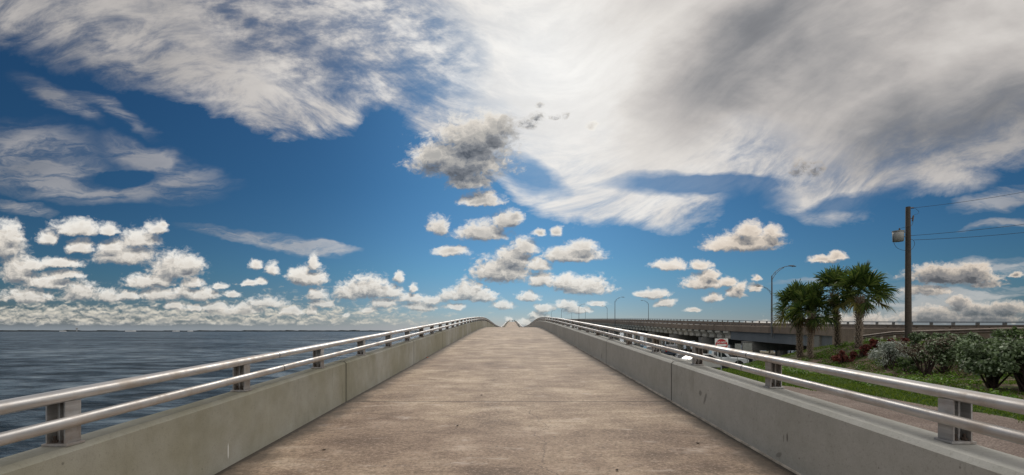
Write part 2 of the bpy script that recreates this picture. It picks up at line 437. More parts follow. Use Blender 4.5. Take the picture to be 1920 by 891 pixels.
# ------------------------------------------------------------------ mesh helper and object helpers
class MB:
    """Collects shapes; build() links them as ONE mesh object."""
    def __init__(self):
        self.v = []; self.f = []; self.mi = []; self.sm = []

    def add(self, verts, faces, mat=0, smooth=False):
        o = len(self.v)
        self.v.extend([tuple(p) for p in verts])
        for f in faces:
            self.f.append([i + o for i in f]); self.mi.append(mat); self.sm.append(smooth)

    def box(self, c, s, rz=0.0, mat=0, M=None):
        hx, hy, hz = s[0] / 2, s[1] / 2, s[2] / 2
        pts = [Vector((x, y, z)) for z in (-hz, hz) for y in (-hy, hy) for x in (-hx, hx)]
        R = Matrix.Rotation(rz, 3, 'Z') if M is None else M
        pts = [R @ p + Vector(c) for p in pts]
        self.add(pts, [(0, 2, 3, 1), (4, 5, 7, 6), (0, 1, 5, 4), (2, 6, 7, 3), (0, 4, 6, 2), (1, 3, 7, 5)], mat)

    def tube(self, path, rad, n=10, mat=0, caps=True, ry=None):
        path = [Vector(p) for p in path]
        rings = []
        prev = None
        for i, p in enumerate(path):
            a = path[max(i - 1, 0)]; b = path[min(i + 1, len(path) - 1)]
            t = (b - a).normalized()
            if prev is None:
                up = Vector((0, 0, 1)) if abs(t.z) < 0.9 else Vector((0, 1, 0))
                s = t.cross(up).normalized()
            else:
                s = (prev - t * prev.dot(t)).normalized()
            prev = s
            w = s.cross(t)
            r = rad[i] if hasattr(rad, '__len__') else rad
            r2 = r if ry is None else (ry[i] if hasattr(ry, '__len__') else ry)
            rings.append([p + s * math.cos(2 * math.pi * k / n) * r + w * math.sin(2 * math.pi * k / n) * r2 for k in range(n)])
        vs = [q for r_ in rings for q in r_]
        fs = []
        for i in range(len(path) - 1):
            for k in range(n):
                fs.append((i * n + k, i * n + (k + 1) % n, (i + 1) * n + (k + 1) % n, (i + 1) * n + k))
        self.add(vs, fs, mat, True)
        if caps:
            self.add(rings[0], [tuple(range(n))], mat); self.add(rings[-1], [tuple(reversed(range(n)))], mat)

    def sweep(self, prof, ys, zf, mat=0, closed=True, caps=True, smooth=False, xf=None):
        """profile of (x, z) points carried along Y; height follows zf(y)"""
        n = len(prof)
        vs = []
        for y in ys:
            dx = 0 if xf is None else xf(y)
            z0 = zf(y)
            vs += [(x + dx, y, z0 + z) for x, z in prof]
        fs = []
        for i in range(len(ys) - 1):
            for k in range(n if closed else n - 1):
                k2 = (k + 1) % n
                fs.append((i * n + k, i * n + k2, (i + 1) * n + k2, (i + 1) * n + k))
        self.add(vs, fs, mat, smooth)
        if caps and closed:
            self.add(vs[:n], [tuple(reversed(range(n)))], mat); self.add(vs[-n:], [tuple(range(n))], mat)

    def prism(self, poly, axis, a, b, mat=0):
        """polygon of (p, q) pushed from a to b along an axis: 'x' -> (y, z), 'y' -> (x, z), 'z' -> (x, y)"""
        def pt(p, q, w):
            return {'x': (w, p, q), 'y': (p, w, q), 'z': (p, q, w)}[axis]
        n = len(poly)
        vs = [pt(p, q, a) for p, q in poly] + [pt(p, q, b) for p, q in poly]
        fs = [(k, (k + 1) % n, n + (k + 1) % n, n + k) for k in range(n)]
        fs += [tuple(reversed(range(n))), tuple(range(n, 2 * n))]
        self.add(vs, fs, mat)

    def build(self, name, mats, parent=None, loc=None, fix=True, bevel=0.0):
        me = bpy.data.meshes.new(name)
        me.from_pydata(self.v, [], self.f)
        mats = mats if isinstance(mats, (list, tuple)) else [mats]
        for m in mats:
            me.materials.append(m)
        me.polygons.foreach_set("material_index", self.mi)
        me.polygons.foreach_set("use_smooth", self.sm)
        if fix or bevel:
            bm = bmesh.new(); bm.from_mesh(me)
            if bevel:
                bmesh.ops.remove_doubles(bm, verts=bm.verts, dist=1e-5)
                ed = [e for e in bm.edges if len(e.link_faces) == 2 and e.calc_face_angle(0) > 0.5]
                bmesh.ops.bevel(bm, geom=ed, offset=bevel, segments=2, profile=0.6, affect='EDGES', clamp_overlap=True)
            bmesh.ops.recalc_face_normals(bm, faces=bm.faces)
            bm.to_mesh(me); bm.free()
        me.update()
        o = bpy.data.objects.new(name, me)
        COL.objects.link(o)
        if parent is not None:
            o.parent = parent
        if loc is not None:
            o.location = loc
        return o


def tag(o, label=None, cat=None, group=None, kind=None):
    if label: o["label"] = label
    if cat: o["category"] = cat
    if group: o["group"] = group
    if kind: o["kind"] = kind
    return o


def empty(name, loc, label=None, cat=None, group=None, rz=0.0):
    o = bpy.data.objects.new(name, None)
    o.empty_display_size = 0.3
    COL.objects.link(o)
    o.location = loc
    o.rotation_euler = (0, 0, rz)
    return tag(o, label, cat, group)


def copy_tree(o, parent=None):
    c = o.copy()
    COL.objects.link(c)
    if parent is not None:
        c.parent = parent
    for ch in list(o.children):
        copy_tree(ch, c)
    return c


# ------------------------------------------------------------------ materials
def material(name):
    m = bpy.data.materials.new(name)
    m.use_nodes = True
    n = NT(m.node_tree)
    b = m.node_tree.nodes['Principled BSDF']
    return m, n, b


def bump(n, b, h, strength=0.3, dist=0.01):
    x = n.new('ShaderNodeBump')
    x.inputs['Strength'].default_value = strength
    x.inputs['Distance'].default_value = dist
    n.put(x.inputs['Height'], h)
    n.put(b.inputs['Normal'], x.outputs[0])


def simple(name, col, rough=0.6, metal=0.0, var=0.25, scale=4.0, bmp=0.0):
    m, n, b = material(name)
    co = n.new('ShaderNodeTexCoord').outputs['Object']
    f = n.noise(co, scale, 5.0, 0.6)
    c1 = tuple(c * (1 - var) for c in col) + (1,)
    c2 = tuple(min(1, c * (1 + var)) for c in col) + (1,)
    n.put(b.inputs['Base Color'], n.mix(n.ss(f, 0.25, 0.75), c1, c2))
    b.inputs['Roughness'].default_value = rough
    b.inputs['Metallic'].default_value = metal
    if bmp:
        bump(n, b, n.noise(co, scale * 6, 4.0, 0.6), bmp, 0.02)
    return m


def pos(n):
    return n.new('ShaderNodeNewGeometry').outputs['Position']


def mat_deck():
    m, n, b = material("deck_concrete")
    p = pos(n)
    x, y, z = n.sep(p)
    streak = n.noise(n.comb(n.m('MULTIPLY', x, 1.8), n.m('MULTIPLY', y, 4.2)), 1.0, 9.0, 0.74, 0.6)
    tine = n.noise(n.comb(n.m('MULTIPLY', x, 2.5), n.m('MULTIPLY', y, 60.0)), 1.0, 3.0, 0.6)
    blot = n.noise(n.comb(x, n.m('MULTIPLY', y, 1.4)), 0.9, 7.0, 0.62, 0.3)
    blot2 = n.noise(p, 0.28, 4.0, 0.55)
    grain = n.noise(p, 75.0, 3.0, 0.75)
    base = n.ramp(n.m('ADD', n.m('MULTIPLY', streak, 0.38), n.m('MULTIPLY', blot, 0.62)), [
        (0.35, (0.155, 0.108, 0.072)), (0.45, (0.275, 0.205, 0.144)), (0.54, (0.42, 0.335, 0.245)), (0.65, (0.66, 0.57, 0.46))])
    tracks = n.noise(n.comb(n.m('MULTIPLY', x, 1.5), n.m('MULTIPLY', y, 0.10), 4.0), 1.0, 4.0, 0.55)
    base = n.mix(n.ss(tracks, 0.38, 0.66), base, n.mix(1.0, base, (0.78, 0.76, 0.75, 1), 'MULTIPLY'))
    grit = n.noise(p, 26.0, 4.0, 0.8)
    base = n.mix(n.m('MULTIPLY', n.ss(grit, 0.51, 0.63), 0.62), base, (0.10, 0.085, 0.062, 1))
    base = n.mix(n.m('MULTIPLY', n.ss(grit, 0.48, 0.36), 0.48), base, (0.70, 0.58, 0.49, 1))
    base = n.mix(n.ss(blot2, 0.40, 0.68), base, n.mix(1.0, base, (0.70, 0.66, 0.66, 1), 'MULTIPLY'))
    base = n.mix(n.m('MULTIPLY', n.ss(tine, 0.4, 0.7), 0.2), base, (0.17, 0.125, 0.10, 1))
    base = n.mix(n.m('MULTIPLY', n.ss(grain, 0.52, 0.72), 0.35), base, (0.09, 0.07, 0.055, 1))
    base = n.mix(n.m('MULTIPLY', n.ss(grain, 0.50, 0.28), 0.22), base, (0.60, 0.52, 0.45, 1))
    # pale scuffs
    sc = n.noise(n.comb(n.m('MULTIPLY', x, 1.6), n.m('MULTIPLY', y, 4.0), 9.0), 1.0, 8.0, 0.7, 0.6)
    base = n.mix(n.m('MULTIPLY', n.ss(sc, 0.56, 0.70), 0.6), base, (0.52, 0.46, 0.42, 1))
    # small dark spots
    sp = n.voro(p, 2.3, 0.0)
    base = n.mix(n.m('MULTIPLY', n.ss(sp, 0.055, 0.03), 0.75), base, (0.05, 0.04, 0.035, 1))
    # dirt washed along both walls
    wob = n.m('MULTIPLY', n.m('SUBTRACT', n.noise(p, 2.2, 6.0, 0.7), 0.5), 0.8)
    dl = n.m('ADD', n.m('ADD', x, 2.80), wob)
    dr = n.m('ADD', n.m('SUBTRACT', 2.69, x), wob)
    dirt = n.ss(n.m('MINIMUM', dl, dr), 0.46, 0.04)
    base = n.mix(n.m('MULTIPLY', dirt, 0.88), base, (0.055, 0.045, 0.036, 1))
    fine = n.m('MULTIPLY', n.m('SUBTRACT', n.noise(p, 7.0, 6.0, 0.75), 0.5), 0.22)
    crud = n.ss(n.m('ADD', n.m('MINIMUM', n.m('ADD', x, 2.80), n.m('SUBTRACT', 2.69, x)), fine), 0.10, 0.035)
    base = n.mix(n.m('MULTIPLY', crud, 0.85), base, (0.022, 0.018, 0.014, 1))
    # saw-cut joint across the path every 5.5 m
    fr = n.m('FRACT', n.m('DIVIDE', n.m('ADD', y, 5.6 * 20 - 8.1 + 2.8), 5.6))
    dj = n.m('MULTIPLY', n.m('ABSOLUTE', n.m('SUBTRACT', fr, 0.5)), 5.6)
    jn = n.ss(dj, 0.026, 0.010)
    base = n.mix(n.m('MULTIPLY', jn, 0.8), base, (0.035, 0.03, 0.027, 1))
    # a hairline crack along the middle
    wx = n.m('MULTIPLY', n.m('SUBTRACT', n.noise(n.comb(0.0, y), 1.3, 6.0, 0.65), 0.5), 0.9)
    cr = n.m('ABSOLUTE', n.m('SUBTRACT', n.m('ADD', x, wx), 0.36))
    cr = n.m('MULTIPLY', n.ss(cr, 0.012, 0.003), n.ss(y, 9.0, 7.6))
    base = n.mix(n.m('MULTIPLY', cr, 0.55), base, (0.04, 0.03, 0.03, 1))
    base = n.mix(1.0, base, (1.08, 1.04, 0.98, 1), 'MULTIPLY')
    n.put(b.inputs['Base Color'], base)
    b.inputs['Roughness'].default_value = 0.78
    b.inputs['Specular IOR Level'].default_value = 0.35
    h = n.m('ADD', n.m('MULTIPLY', grain, 0.5), n.m('MULTIPLY', tine, 0.6))
    h = n.m('SUBTRACT', h, n.m('MULTIPLY', jn, 2.0))
    bump(n, b, h, 0.55, 0.006)
    return m


def mat_wall():
    m, n, b = material("parapet_concrete")
    p = pos(n)
    x, y, z = n.sep(p)
    big = n.noise(p, 0.7, 5.0, 0.6)
    run = n.noise(n.comb(x, n.m('MULTIPLY', y, 2.4), n.m('MULTIPLY', z, 0.4)), 1.0, 8.0, 0.7)
    med = n.noise(p, 5.0, 6.0, 0.65)
    grain = n.noise(p, 95.0, 2.0, 0.7)
    base = n.ramp(n.m('ADD', n.m('MULTIPLY', big, 0.5), n.m('MULTIPLY', med, 0.5)), [
        (0.33, (0.35, 0.35, 0.31)), (0.5, (0.415, 0.415, 0.38)), (0.67, (0.47, 0.47, 0.435))])
    left_shade = n.m('MULTIPLY', n.m('LESS_THAN', x, 0.0), n.ss(n.noise(p, 0.45, 4.0, 0.6), 0.25, 0.6))
    base = n.mix(left_shade, base, n.mix(1.0, base, (0.68, 0.66, 0.54, 1), 'MULTIPLY'))  # weaker, warmer light on the left wall painted in as a darker olive tint
    grit = n.noise(p, 30.0, 4.0, 0.8)
    base = n.mix(n.m('MULTIPLY', n.ss(grit, 0.54, 0.70), 0.35), base, (0.15, 0.14, 0.12, 1))
    base = n.mix(n.m('MULTIPLY', n.ss(run, 0.57, 0.70), 0.26), base, (0.15, 0.14, 0.105, 1))
    base = n.mix(n.m('MULTIPLY', n.ss(run, 0.42, 0.25), 0.25), base, (0.46, 0.46, 0.42, 1))
    base = n.mix(n.m('MULTIPLY', n.ss(grain, 0.5, 0.75), 0.25), base, (0.14, 0.13, 0.11, 1))
    # pits
    pit = n.voro(p, 5.0, 0.0)
    base = n.mix(n.m('MULTIPLY', n.ss(pit, 0.06, 0.03), 0.55), base, (0.10, 0.09, 0.075, 1))

    def stain(f, cy, cz, hy, hz, shear, col, amt):
        global _zw
        nonlocal base
        dy = n.m('DIVIDE', n.m('SUBTRACT', n.m('SUBTRACT', y, cy), n.m('MULTIPLY', n.m('SUBTRACT', z, cz), shear)), hy)
        dz = n.m('DIVIDE', n.m('SUBTRACT', z, cz), hz)
        r = n.m('ADD', n.m('MULTIPLY', dy, dy), n.m('MULTIPLY', dz, dz))
        r = n.m('ADD', r, n.m('MULTIPLY', n.m('SUBTRACT', med, 0.5), 1.6))
        k = n.m('MULTIPLY', n.ss(r, 1.0, 0.2), f)
        base = n.mix(n.m('MULTIPLY', k, amt), base, col)
    right = n.m('GREATER_THAN', x, 0.0); left = n.m('LESS_THAN', x, 0.0)
    dark = (0.11, 0.105, 0.095, 1)

    def on_wall(px, py, wx):
        d = wx * F / (px - 960.0)
        return d, E + (621.0 - py) / F * d
    for px, py, hy, hz, sh, am in [(1313, 737, 0.06, 0.05, 0, .6), (1322, 748, 0.05, 0.10, -0.5, .6), (1476, 820, 0.02, 0.055, 0.0, .8), (1469, 822, 0.012, 0.045, 0.0, .5),
                                   (1128, 668, 0.06, 0.09, 0, .7), (1460, 853, 0.05, 0.04, -1.2, .5), (1278, 739, 0.015, 0.05, 0, .4), (1186, 672, 0.03, 0.03, 0, .4)]:
        cy, cz = on_wall(px, py, 2.69)
        stain(right, cy, cz, hy, hz, sh, dark, am)
    cy, cz = on_wall(428, 845, -2.80)
    stain(left, cy, cz, 0.012, 0.085, 0.0, (0.75, 0.75, 0.72, 1), 0.8)
    fr = n.m('FRACT', n.m('DIVIDE', n.m('ADD', y, 5.6 * 20 - 8.1 + 2.8), 5.6))
    dj = n.m('MULTIPLY', n.m('ABSOLUTE', n.m('SUBTRACT', fr, 0.5)), 5.6)
    base = n.mix(n.m('MULTIPLY', n.ss(dj, 0.034, 0.012), 0.65), base, (0.05, 0.047, 0.04, 1))
    # short dark drips
    drip = n.noise(n.comb(x, n.m('MULTIPLY', y, 7.0), n.m('MULTIPLY', z, 1.6)), 1.0, 4.0, 0.6)
    base = n.mix(n.m('MULTIPLY', n.ss(drip, 0.66, 0.78), n.m('MULTIPLY_ADD', left, 0.30, 0.22)), base, (0.09, 0.08, 0.055, 1))
    n.put(b.inputs['Base Color'], base)
    b.inputs['Roughness'].default_value = 0.85
    b.inputs['Specular IOR Level'].default_value = 0.3
    bump(n, b, n.m('ADD', grain, n.m('MULTIPLY', med, 1.5)), 0.30, 0.006)
    return m


def mat_alu(name="aluminium", rough=0.36, dull=0.35, k=1.0):
    m, n, b = material(name)
    p = pos(n)
    x, y, z = n.sep(p)
    sc = n.noise(n.comb(n.m('MULTIPLY', x, 30.0), n.m('MULTIPLY', y, 2.0), n.m('MULTIPLY', z, 30.0)), 1.0, 5.0, 0.65)
    bl = n.noise(p, 3.0, 6.0, 0.65)
    base = n.mix(n.ss(sc, 0.3, 0.7), (0.43 * k, 0.42 * k, 0.41 * k, 1), (0.64 * k, 0.63 * k, 0.62 * k, 1))
    ox = n.m('MULTIPLY', n.ss(bl, 0.42, 0.72), dull)
    base = n.mix(ox, base, (0.40 * k, 0.33 * k, 0.26 * k, 1))
    fr = n.m('FRACT', n.m('DIVIDE', n.m('ADD', y, 60.0 - 4.3), 6.48))
    jn = n.ss(n.m('MULTIPLY', n.m('ABSOLUTE', n.m('SUBTRACT', fr, 0.5)), 6.48), 0.012, 0.006)
    if name == "rail_aluminium":
        base = n.mix(jn, base, (0.04, 0.04, 0.04, 1))
    n.put(b.inputs['Base Color'], base)
    b.inputs['Metallic'].default_value = 0.70
    n.put(b.inputs['Roughness'], n.m('ADD', n.m('MULTIPLY', sc, 0.16), n.m('ADD', n.m('MULTIPLY', ox, 0.3), rough - 0.08)))
    bump(n, b, n.m('ADD', sc, n.noise(p, 120.0, 2.0, 0.6)), 0.12, 0.002)
    return m


def mat_water():
    m, n, b = material("sea_water")
    p = pos(n)
    x, y, z = n.sep(p)
    q = n.comb(n.m('MULTIPLY', x, 0.55), y)
    dist = n.v('LENGTH', p)
    w1 = n.noise(q, 0.26, 7.0, 0.70, 0.3)
    w2 = n.noise(q, 1.1, 5.0, 0.6, 0.3)
    w3 = n.noise(q, 0.03, 6.0, 0.62, 0.5)
    str_ = n.m('ADD', n.m('ADD', n.m('MULTIPLY', w1, 0.5), n.m('MULTIPLY', w3, 0.32)), n.m('MULTIPLY', w2, 0.18))
    base = n.ramp(str_, [(0.41, (0.009, 0.018, 0.028)), (0.475, (0.035, 0.058, 0.082)), (0.53, (0.085, 0.13, 0.17)), (0.60, (0.24, 0.30, 0.34))])
    n.put(b.inputs['Base Color'], base)
    n.put(b.inputs['Roughness'], n.m('MULTIPLY_ADD', w1, 0.35, 0.18))
    b.inputs['IOR'].default_value = 1.33
    n.put(b.inputs['Specular IOR Level'], n.ss(n.m('ADD', n.m('MULTIPLY', w1, 0.7), n.m('MULTIPLY', w3, 0.3)), 0.44, 0.62, 0.02, 0.42))
    h = n.m('ADD', n.m('MULTIPLY', w1, 2.6), n.m('MULTIPLY', w2, 0.55))
    bump(n, b, h, 1.0, 0.55)
    return m


def mat_ground():
    m, n, b = material("ground_cover")
    p = pos(n)
    x, y, z = n.sep(p)
    a = n.noise(p, 0.45, 6.0, 0.65)
    c = n.noise(p, 3.5, 6.0, 0.7)
    d = n.noise(p, 24.0, 4.0, 0.7)
    grass = n.ramp(n.m('ADD', n.m('MULTIPLY', c, 0.5), n.m('MULTIPLY', d, 0.5)), [
        (0.3, (0.018, 0.036, 0.008)), (0.5, (0.045, 0.085, 0.014)), (0.7, (0.10, 0.15, 0.03))])
    mulch = n.ramp(d, [(0.3, (0.075, 0.045, 0.035)), (0.52, (0.22, 0.155, 0.125)), (0.72, (0.42, 0.34, 0.30))])
    bed = n.m('ADD', n.m('SUBTRACT', x, n.m('MULTIPLY', n.m('SUBTRACT', y, 12.0), 0.16)), n.m('MULTIPLY', n.m('SUBTRACT', a, 0.5), 5.0))
    f = n.m('MULTIPLY', n.ss(bed, 13.2, 14.2), n.ss(n.m('ADD', n.m('MULTIPLY', a, 0.5), n.m('MULTIPLY', c, 0.5)), 0.43, 0.56))
    f = n.m('MULTIPLY', f, n.ss(y, 40.0, 34.0))
    base = n.mix(f, grass, mulch)
    sand = n.ramp(d, [(0.3, (0.20, 0.17, 0.13)), (0.7, (0.42, 0.37, 0.30))])
    far = n.m('MAXIMUM', n.ss(n.m('ADD', y, n.m('MULTIPLY', a, 6.0)), 46.0, 52.0), n.ss(y, -6.0, -14.0))
    base = n.mix(n.m('MULTIPLY', far, 0.8), base, sand)
    n.put(b.inputs['Base Color'], base)
    b.inputs['Roughness'].default_value = 0.95
    b.inputs['Specular IOR Level'].default_value = 0.1
    bump(n, b, n.m('ADD', n.m('MULTIPLY', c, 1.5), d), 0.8, 0.06)
    return m


def mat_gravel():
    m, n, b = material("shell_gravel")
    p = pos(n)
    v = n.voro(p, 26.0, 1.0)
    d = n.noise(p, 40.0, 5.0, 0.75)
    a = n.noise(p, 0.8, 5.0, 0.65)
    base = n.ramp(n.m('ADD', n.m('MULTIPLY', d, 0.7), n.m('MULTIPLY', a, 0.3)), [
        (0.33, (0.10, 0.075, 0.062)), (0.5, (0.29, 0.23, 0.195)), (0.66, (0.50, 0.44, 0.39))])
    base = n.mix(n.m('MULTIPLY', n.ss(v, 0.5, 0.9), 0.5), base, (0.10, 0.08, 0.07, 1))
    n.put(b.inputs['Base Color'], base)
    b.inputs['Roughness'].default_value = 0.95
    b.inputs['Specular IOR Level'].default_value = 0.15
    bump(n, b, n.m('ADD', v, d), 0.9, 0.02)
    return m


def mat_bridge(name, c0, c1, c2, stain=(0.07, 0.055, 0.045, 1), amt=0.55):
    m, n, b = material(name)
    p = pos(n)
    x, y, z = n.sep(p)
    a = n.noise(p, 0.25, 6.0, 0.6)
    run = n.noise(n.comb(x, n.m('MULTIPLY', y, 1.6), n.m('MULTIPLY', z, 0.25)), 1.0, 6.0, 0.7)
    g = n.noise(p, 9.0, 5.0, 0.7)
    base = n.ramp(n.m('ADD', n.m('MULTIPLY', a, 0.5), n.m('MULTIPLY', g, 0.5)), [(0.32, c0), (0.5, c1), (0.68, c2)])
    base = n.mix(n.m('MULTIPLY', n.ss(run, 0.50, 0.72), amt), base, stain)
    n.put(b.inputs['Base Color'], base)
    b.inputs['Roughness'].default_value = 0.85
    bump(n, b, g, 0.3, 0.02)
    return m


def mat_leaf(name, c0, c1, c2, rough=0.5, trans=0.25):
    m, n, b = material(name)
    rnd = n.new('ShaderNodeNewGeometry').outputs['Random Per Island']
    p = pos(n)
    a = n.noise(p, 3.0, 3.0, 0.6)
    base = n.ramp(n.m('ADD', n.m('MULTIPLY', rnd, 0.65), n.m('MULTIPLY', a, 0.35)), [(0.15, c0), (0.5, c1), (0.88, c2)])
    n.put(b.inputs['Base Color'], base)
    b.inputs['Roughness'].default_value = rough
    b.inputs['Specular IOR Level'].default_value = 0.35
    t = n.new('ShaderNodeBsdfTranslucent')
    n.put(t.inputs['Color'], base)
    x = n.new('ShaderNodeMixShader')
    x.inputs[0].default_value = trans
    n.t.links.new(b.outputs[0], x.inputs[1]); n.t.links.new(t.outputs[0], x.inputs[2])
    o = [q for q in n.t.nodes if q.type == 'OUTPUT_MATERIAL'][0]
    n.t.links.new(x.outputs[0], o.inputs[0])
    return m


def mat_paint(name, col, rough=0.42, metal=0.0):
    m, n, b = material(name)
    p = n.new('ShaderNodeTexCoord').outputs['Object']
    a = n.noise(p, 2.5, 5.0, 0.65)
    d = tuple(c * 0.72 for c in col) + (1,)
    n.put(b.inputs['Base Color'], n.mix(n.m('MULTIPLY', n.ss(a, 0.45, 0.75), 0.6), (*col, 1), d))
    b.inputs['Roughness'].default_value = rough
    b.inputs['Metallic'].default_value = metal
    b.inputs['Coat Weight'].default_value = 0.15
    return m


DECK = mat_deck(); WALL = mat_wall()
RAIL = mat_alu("rail_aluminium", 0.48, 0.65); POST = mat_alu("post_aluminium", 0.6, 1.0, 0.84)
WATER = mat_water(); GROUND = mat_ground(); GRAVEL = mat_gravel()
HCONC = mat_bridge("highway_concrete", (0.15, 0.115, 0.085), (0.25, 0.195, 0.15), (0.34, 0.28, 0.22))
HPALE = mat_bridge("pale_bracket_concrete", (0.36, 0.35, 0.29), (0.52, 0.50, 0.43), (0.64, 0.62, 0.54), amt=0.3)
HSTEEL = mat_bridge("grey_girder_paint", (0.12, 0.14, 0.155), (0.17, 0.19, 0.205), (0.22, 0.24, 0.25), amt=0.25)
HDARK = mat_bridge("dark_pier_concrete", (0.13, 0.13, 0.12), (0.22, 0.22, 0.20), (0.32, 0.31, 0.29))  # grey concrete of pier caps, girders, abutment and far rail posts
ASPH = simple("asphalt", (0.055, 0.055, 0.055), 0.9, 0, 0.3, 3.0, 0.3)
GALV = simple("galvanised_steel", (0.34, 0.36, 0.37), 0.5, 0.7, 0.2, 5.0)
LAMP = simple("lamp_pole_metal", (0.13, 0.14, 0.15), 0.55, 0.6, 0.2, 3.0)
BROWNRAIL = simple("weathered_traffic_rail", (0.19, 0.15, 0.12), 0.6, 0.3, 0.3, 2.0)
BOLT = simple("rusty_bolt", (0.10, 0.075, 0.06), 0.7, 0.5, 0.4, 30.0)
SEAL = simple("joint_sealant", (0.27, 0.24, 0.20), 0.8, 0, 0.4, 6.0)
JOINT = simple("dark_joint_filler", (0.04, 0.037, 0.032), 0.9, 0, 0.3, 9.0)


# ------------------------------------------------------------------ the line and level of the two bridges and of the land
def smooth_profile(pts, lo, hi, sig):
    xs = np.arange(lo, hi, 0.5)
    zs = np.interp(xs, [p[0] for p in pts], [p[1] for p in pts])
    k = np.arange(-int(4 * sig / 0.5), int(4 * sig / 0.5) + 1) * 0.5
    w = np.exp(-k * k / (2 * sig * sig)); w /= w.sum()
    pad = len(k) // 2
    ext = np.concatenate([zs[0] + (zs[1] - zs[0]) * np.arange(-pad, 0), zs, zs[-1] + (zs[-1] - zs[-2]) * np.arange(1, pad + 1)])
    return xs, np.convolve(ext, w, mode='valid')


_dx, _dz = smooth_profile([(-60, -4.22), (0, -1.55), (30, -0.215), (40, 0.16), (49, 0.40), (56, 0.43), (66, 0.33), (82, 0.12), (100, 0.05), (122, 0.10),
                           (150, 0.62), (182, 1.65), (250, 3.75), (330, 6.05), (400, 7.75), (425, 8.1), (450, 8.1), (480, 7.6), (560, 5.5)], -60, 560, 1.2)
_hx, _hz = smooth_profile([(-80, 0.1), (0, 0.22), (27, 0.32), (36, 0.44), (51, 0.74), (79, 1.36), (130, 2.98), (180, 4.5), (240, 6.1), (300, 7.6), (350, 8.5), (400, 8.9), (450, 8.7), (560, 6.6)], -80, 560, 6.0)


def deck_z(y):
    return E + float(np.interp(y, _dx, _dz))


def high_z(y):                      # top of the highway's near parapet rail
    return E + float(np.interp(y, _hx, _hz))


def sstep(a, b, x):
    t = min(1.0, max(0.0, (x - a) / (b - a)))
    return t * t * (3 - 2 * t)


def land(x, y):
    """height of the ground"""
    base = float(np.interp(y, [-40, 4, 14, 28, 48, 78, 96], [-1.9, -1.8, -1.85, -2.45, -3.8, -3.9, -6.5]))
    top = float(np.interp(y, [-40, 20, 33, 38, 42, 47.5], [-0.35, -0.45, -0.60, -1.1, -2.0, -3.8]))
    t = sstep(16.5, 26.5, x)
    z = base + (max(top, base) - base) * t
    z = z + 0.10 * math.sin(x * 0.9 + 1.3 * math.sin(y * 0.31)) * sstep(11, 15, x) * (1 - sstep(26, 28, x))
    if x < 0.0:
        z = z - 9.0 * sstep(-2.4, -4.5, x)
    if x > 47:
        z = z - 7.5 * sstep(48, 66, x)
    if y < -30:
        z -= 8 * sstep(-45, -75, y)
    return E + z


def hit(px, py, far=400.0):
    """where the sight line through a photograph pixel meets the ground"""
    d = 3.0
    while d < far:
        x = (px - 960.0) / F * d
        z = E + (621.0 - py) / F * d
        if z <= land(x, d):
            return x, d, land(x, d)
        d += 0.05
    return x, d, land(x, d)


def far_size(px, d):
    return px * d / F


# ------------------------------------------------------------------ setting: water, ground, gravel road, path, parking
mb = MB()
R = 42000.0
ring = [0, 40, 120, 400, 1500, 6000, R]
for i in range(len(ring) - 1):
    r0, r1 = ring[i], ring[i + 1]
    for k in range(48):
        a, b_ = 2 * math.pi * k / 48, 2 * math.pi * (k + 1) / 48
        q = [(r1 * math.cos(a), r1 * math.sin(a), 0), (r1 * math.cos(b_), r1 * math.sin(b_), 0)]
        q2 = [(r0 * math.cos(b_), r0 * math.sin(b_), 0), (r0 * math.cos(a), r0 * math.sin(a), 0)]
        mb.add(q + (q2 if r0 else q2[:1]), [(0, 1, 2, 3) if r0 else (0, 1, 2)])
tag(mb.build("water", WATER), "dark blue bay water stretching to the horizon", "water", kind="structure")

xs = np.concatenate([np.arange(-5, 0, 0.5), np.arange(0, 34, 0.6), np.arange(34, 72, 2.0)])
ys = np.concatenate([np.arange(-80, -4, 4.0), np.arange(-4, 60, 0.6), np.arange(60, 104, 2.0)])


def grid_sheet(xs, ys, zf, name, mat, keep=None):
    vs = [(x, y, zf(x, y)) for y in ys for x in xs]
    nx = len(xs)
    fs = []
    for j in range(len(ys) - 1):
        for i in range(nx - 1):
            if keep is None or keep((xs[i] + xs[i + 1]) / 2, (ys[j] + ys[j + 1]) / 2):
                fs.append((j * nx + i, j * nx + i + 1, (j + 1) * nx + i + 1, (j + 1) * nx + i))
    m = MB(); m.add(vs, fs, 0, True)
    return m.build(name, mat)


tag(grid_sheet(xs, ys, land, "ground", GROUND), "grassy causeway land beside the bridge approach", "ground", kind="structure")


def road_edge(y):
    return 10.1 + 0.30 * math.sin(y * 0.7) + 0.15 * math.sin(y * 1.9 + 1) - 0.9 * sstep(14, 26, y)


m_ = MB()
yy = np.arange(-40, 44, 0.5)
vs = []
for y in yy:
    e = road_edge(y)
    for t in np.linspace(0, 1, 16):
        x = 2.9 + (e - 2.9) * t
        vs.append((x, y, land(x, y) + 0.012))
m_.add(vs, [(j * 16 + i, j * 16 + i + 1, (j + 1) * 16 + i + 1, (j + 1) * 16 + i) for j in range(len(yy) - 1) for i in range(15)], 0, True)
tag(m_.build("gravel_road", GRAVEL), "shell gravel track along the outside of the right parapet", "road", kind="structure")
tag(grid_sheet(np.arange(5, 47, 1.4), np.arange(46, 76, 1.5), lambda x, y: land(x, y) + 0.02, "parking_lot", ASPH),
    "asphalt parking lot at the foot of the highway bridge", "parking", kind="structure")

WL, WR = -2.80, 2.69                       # inner faces of the two walls
ysd = np.concatenate([np.arange(-14, 70, 0.5), np.arange(70, 530, 2.0)])
mb = MB()
mb.sweep([(WL - 0.05, 0.0), (WL - 0.05, -0.55), (WR + 0.05, -0.55), (WR + 0.05, 0.0)], ysd, deck_z)
tag(mb.build("path", DECK), "brown stained concrete bridge path rising to a crest", "path", kind="structure")


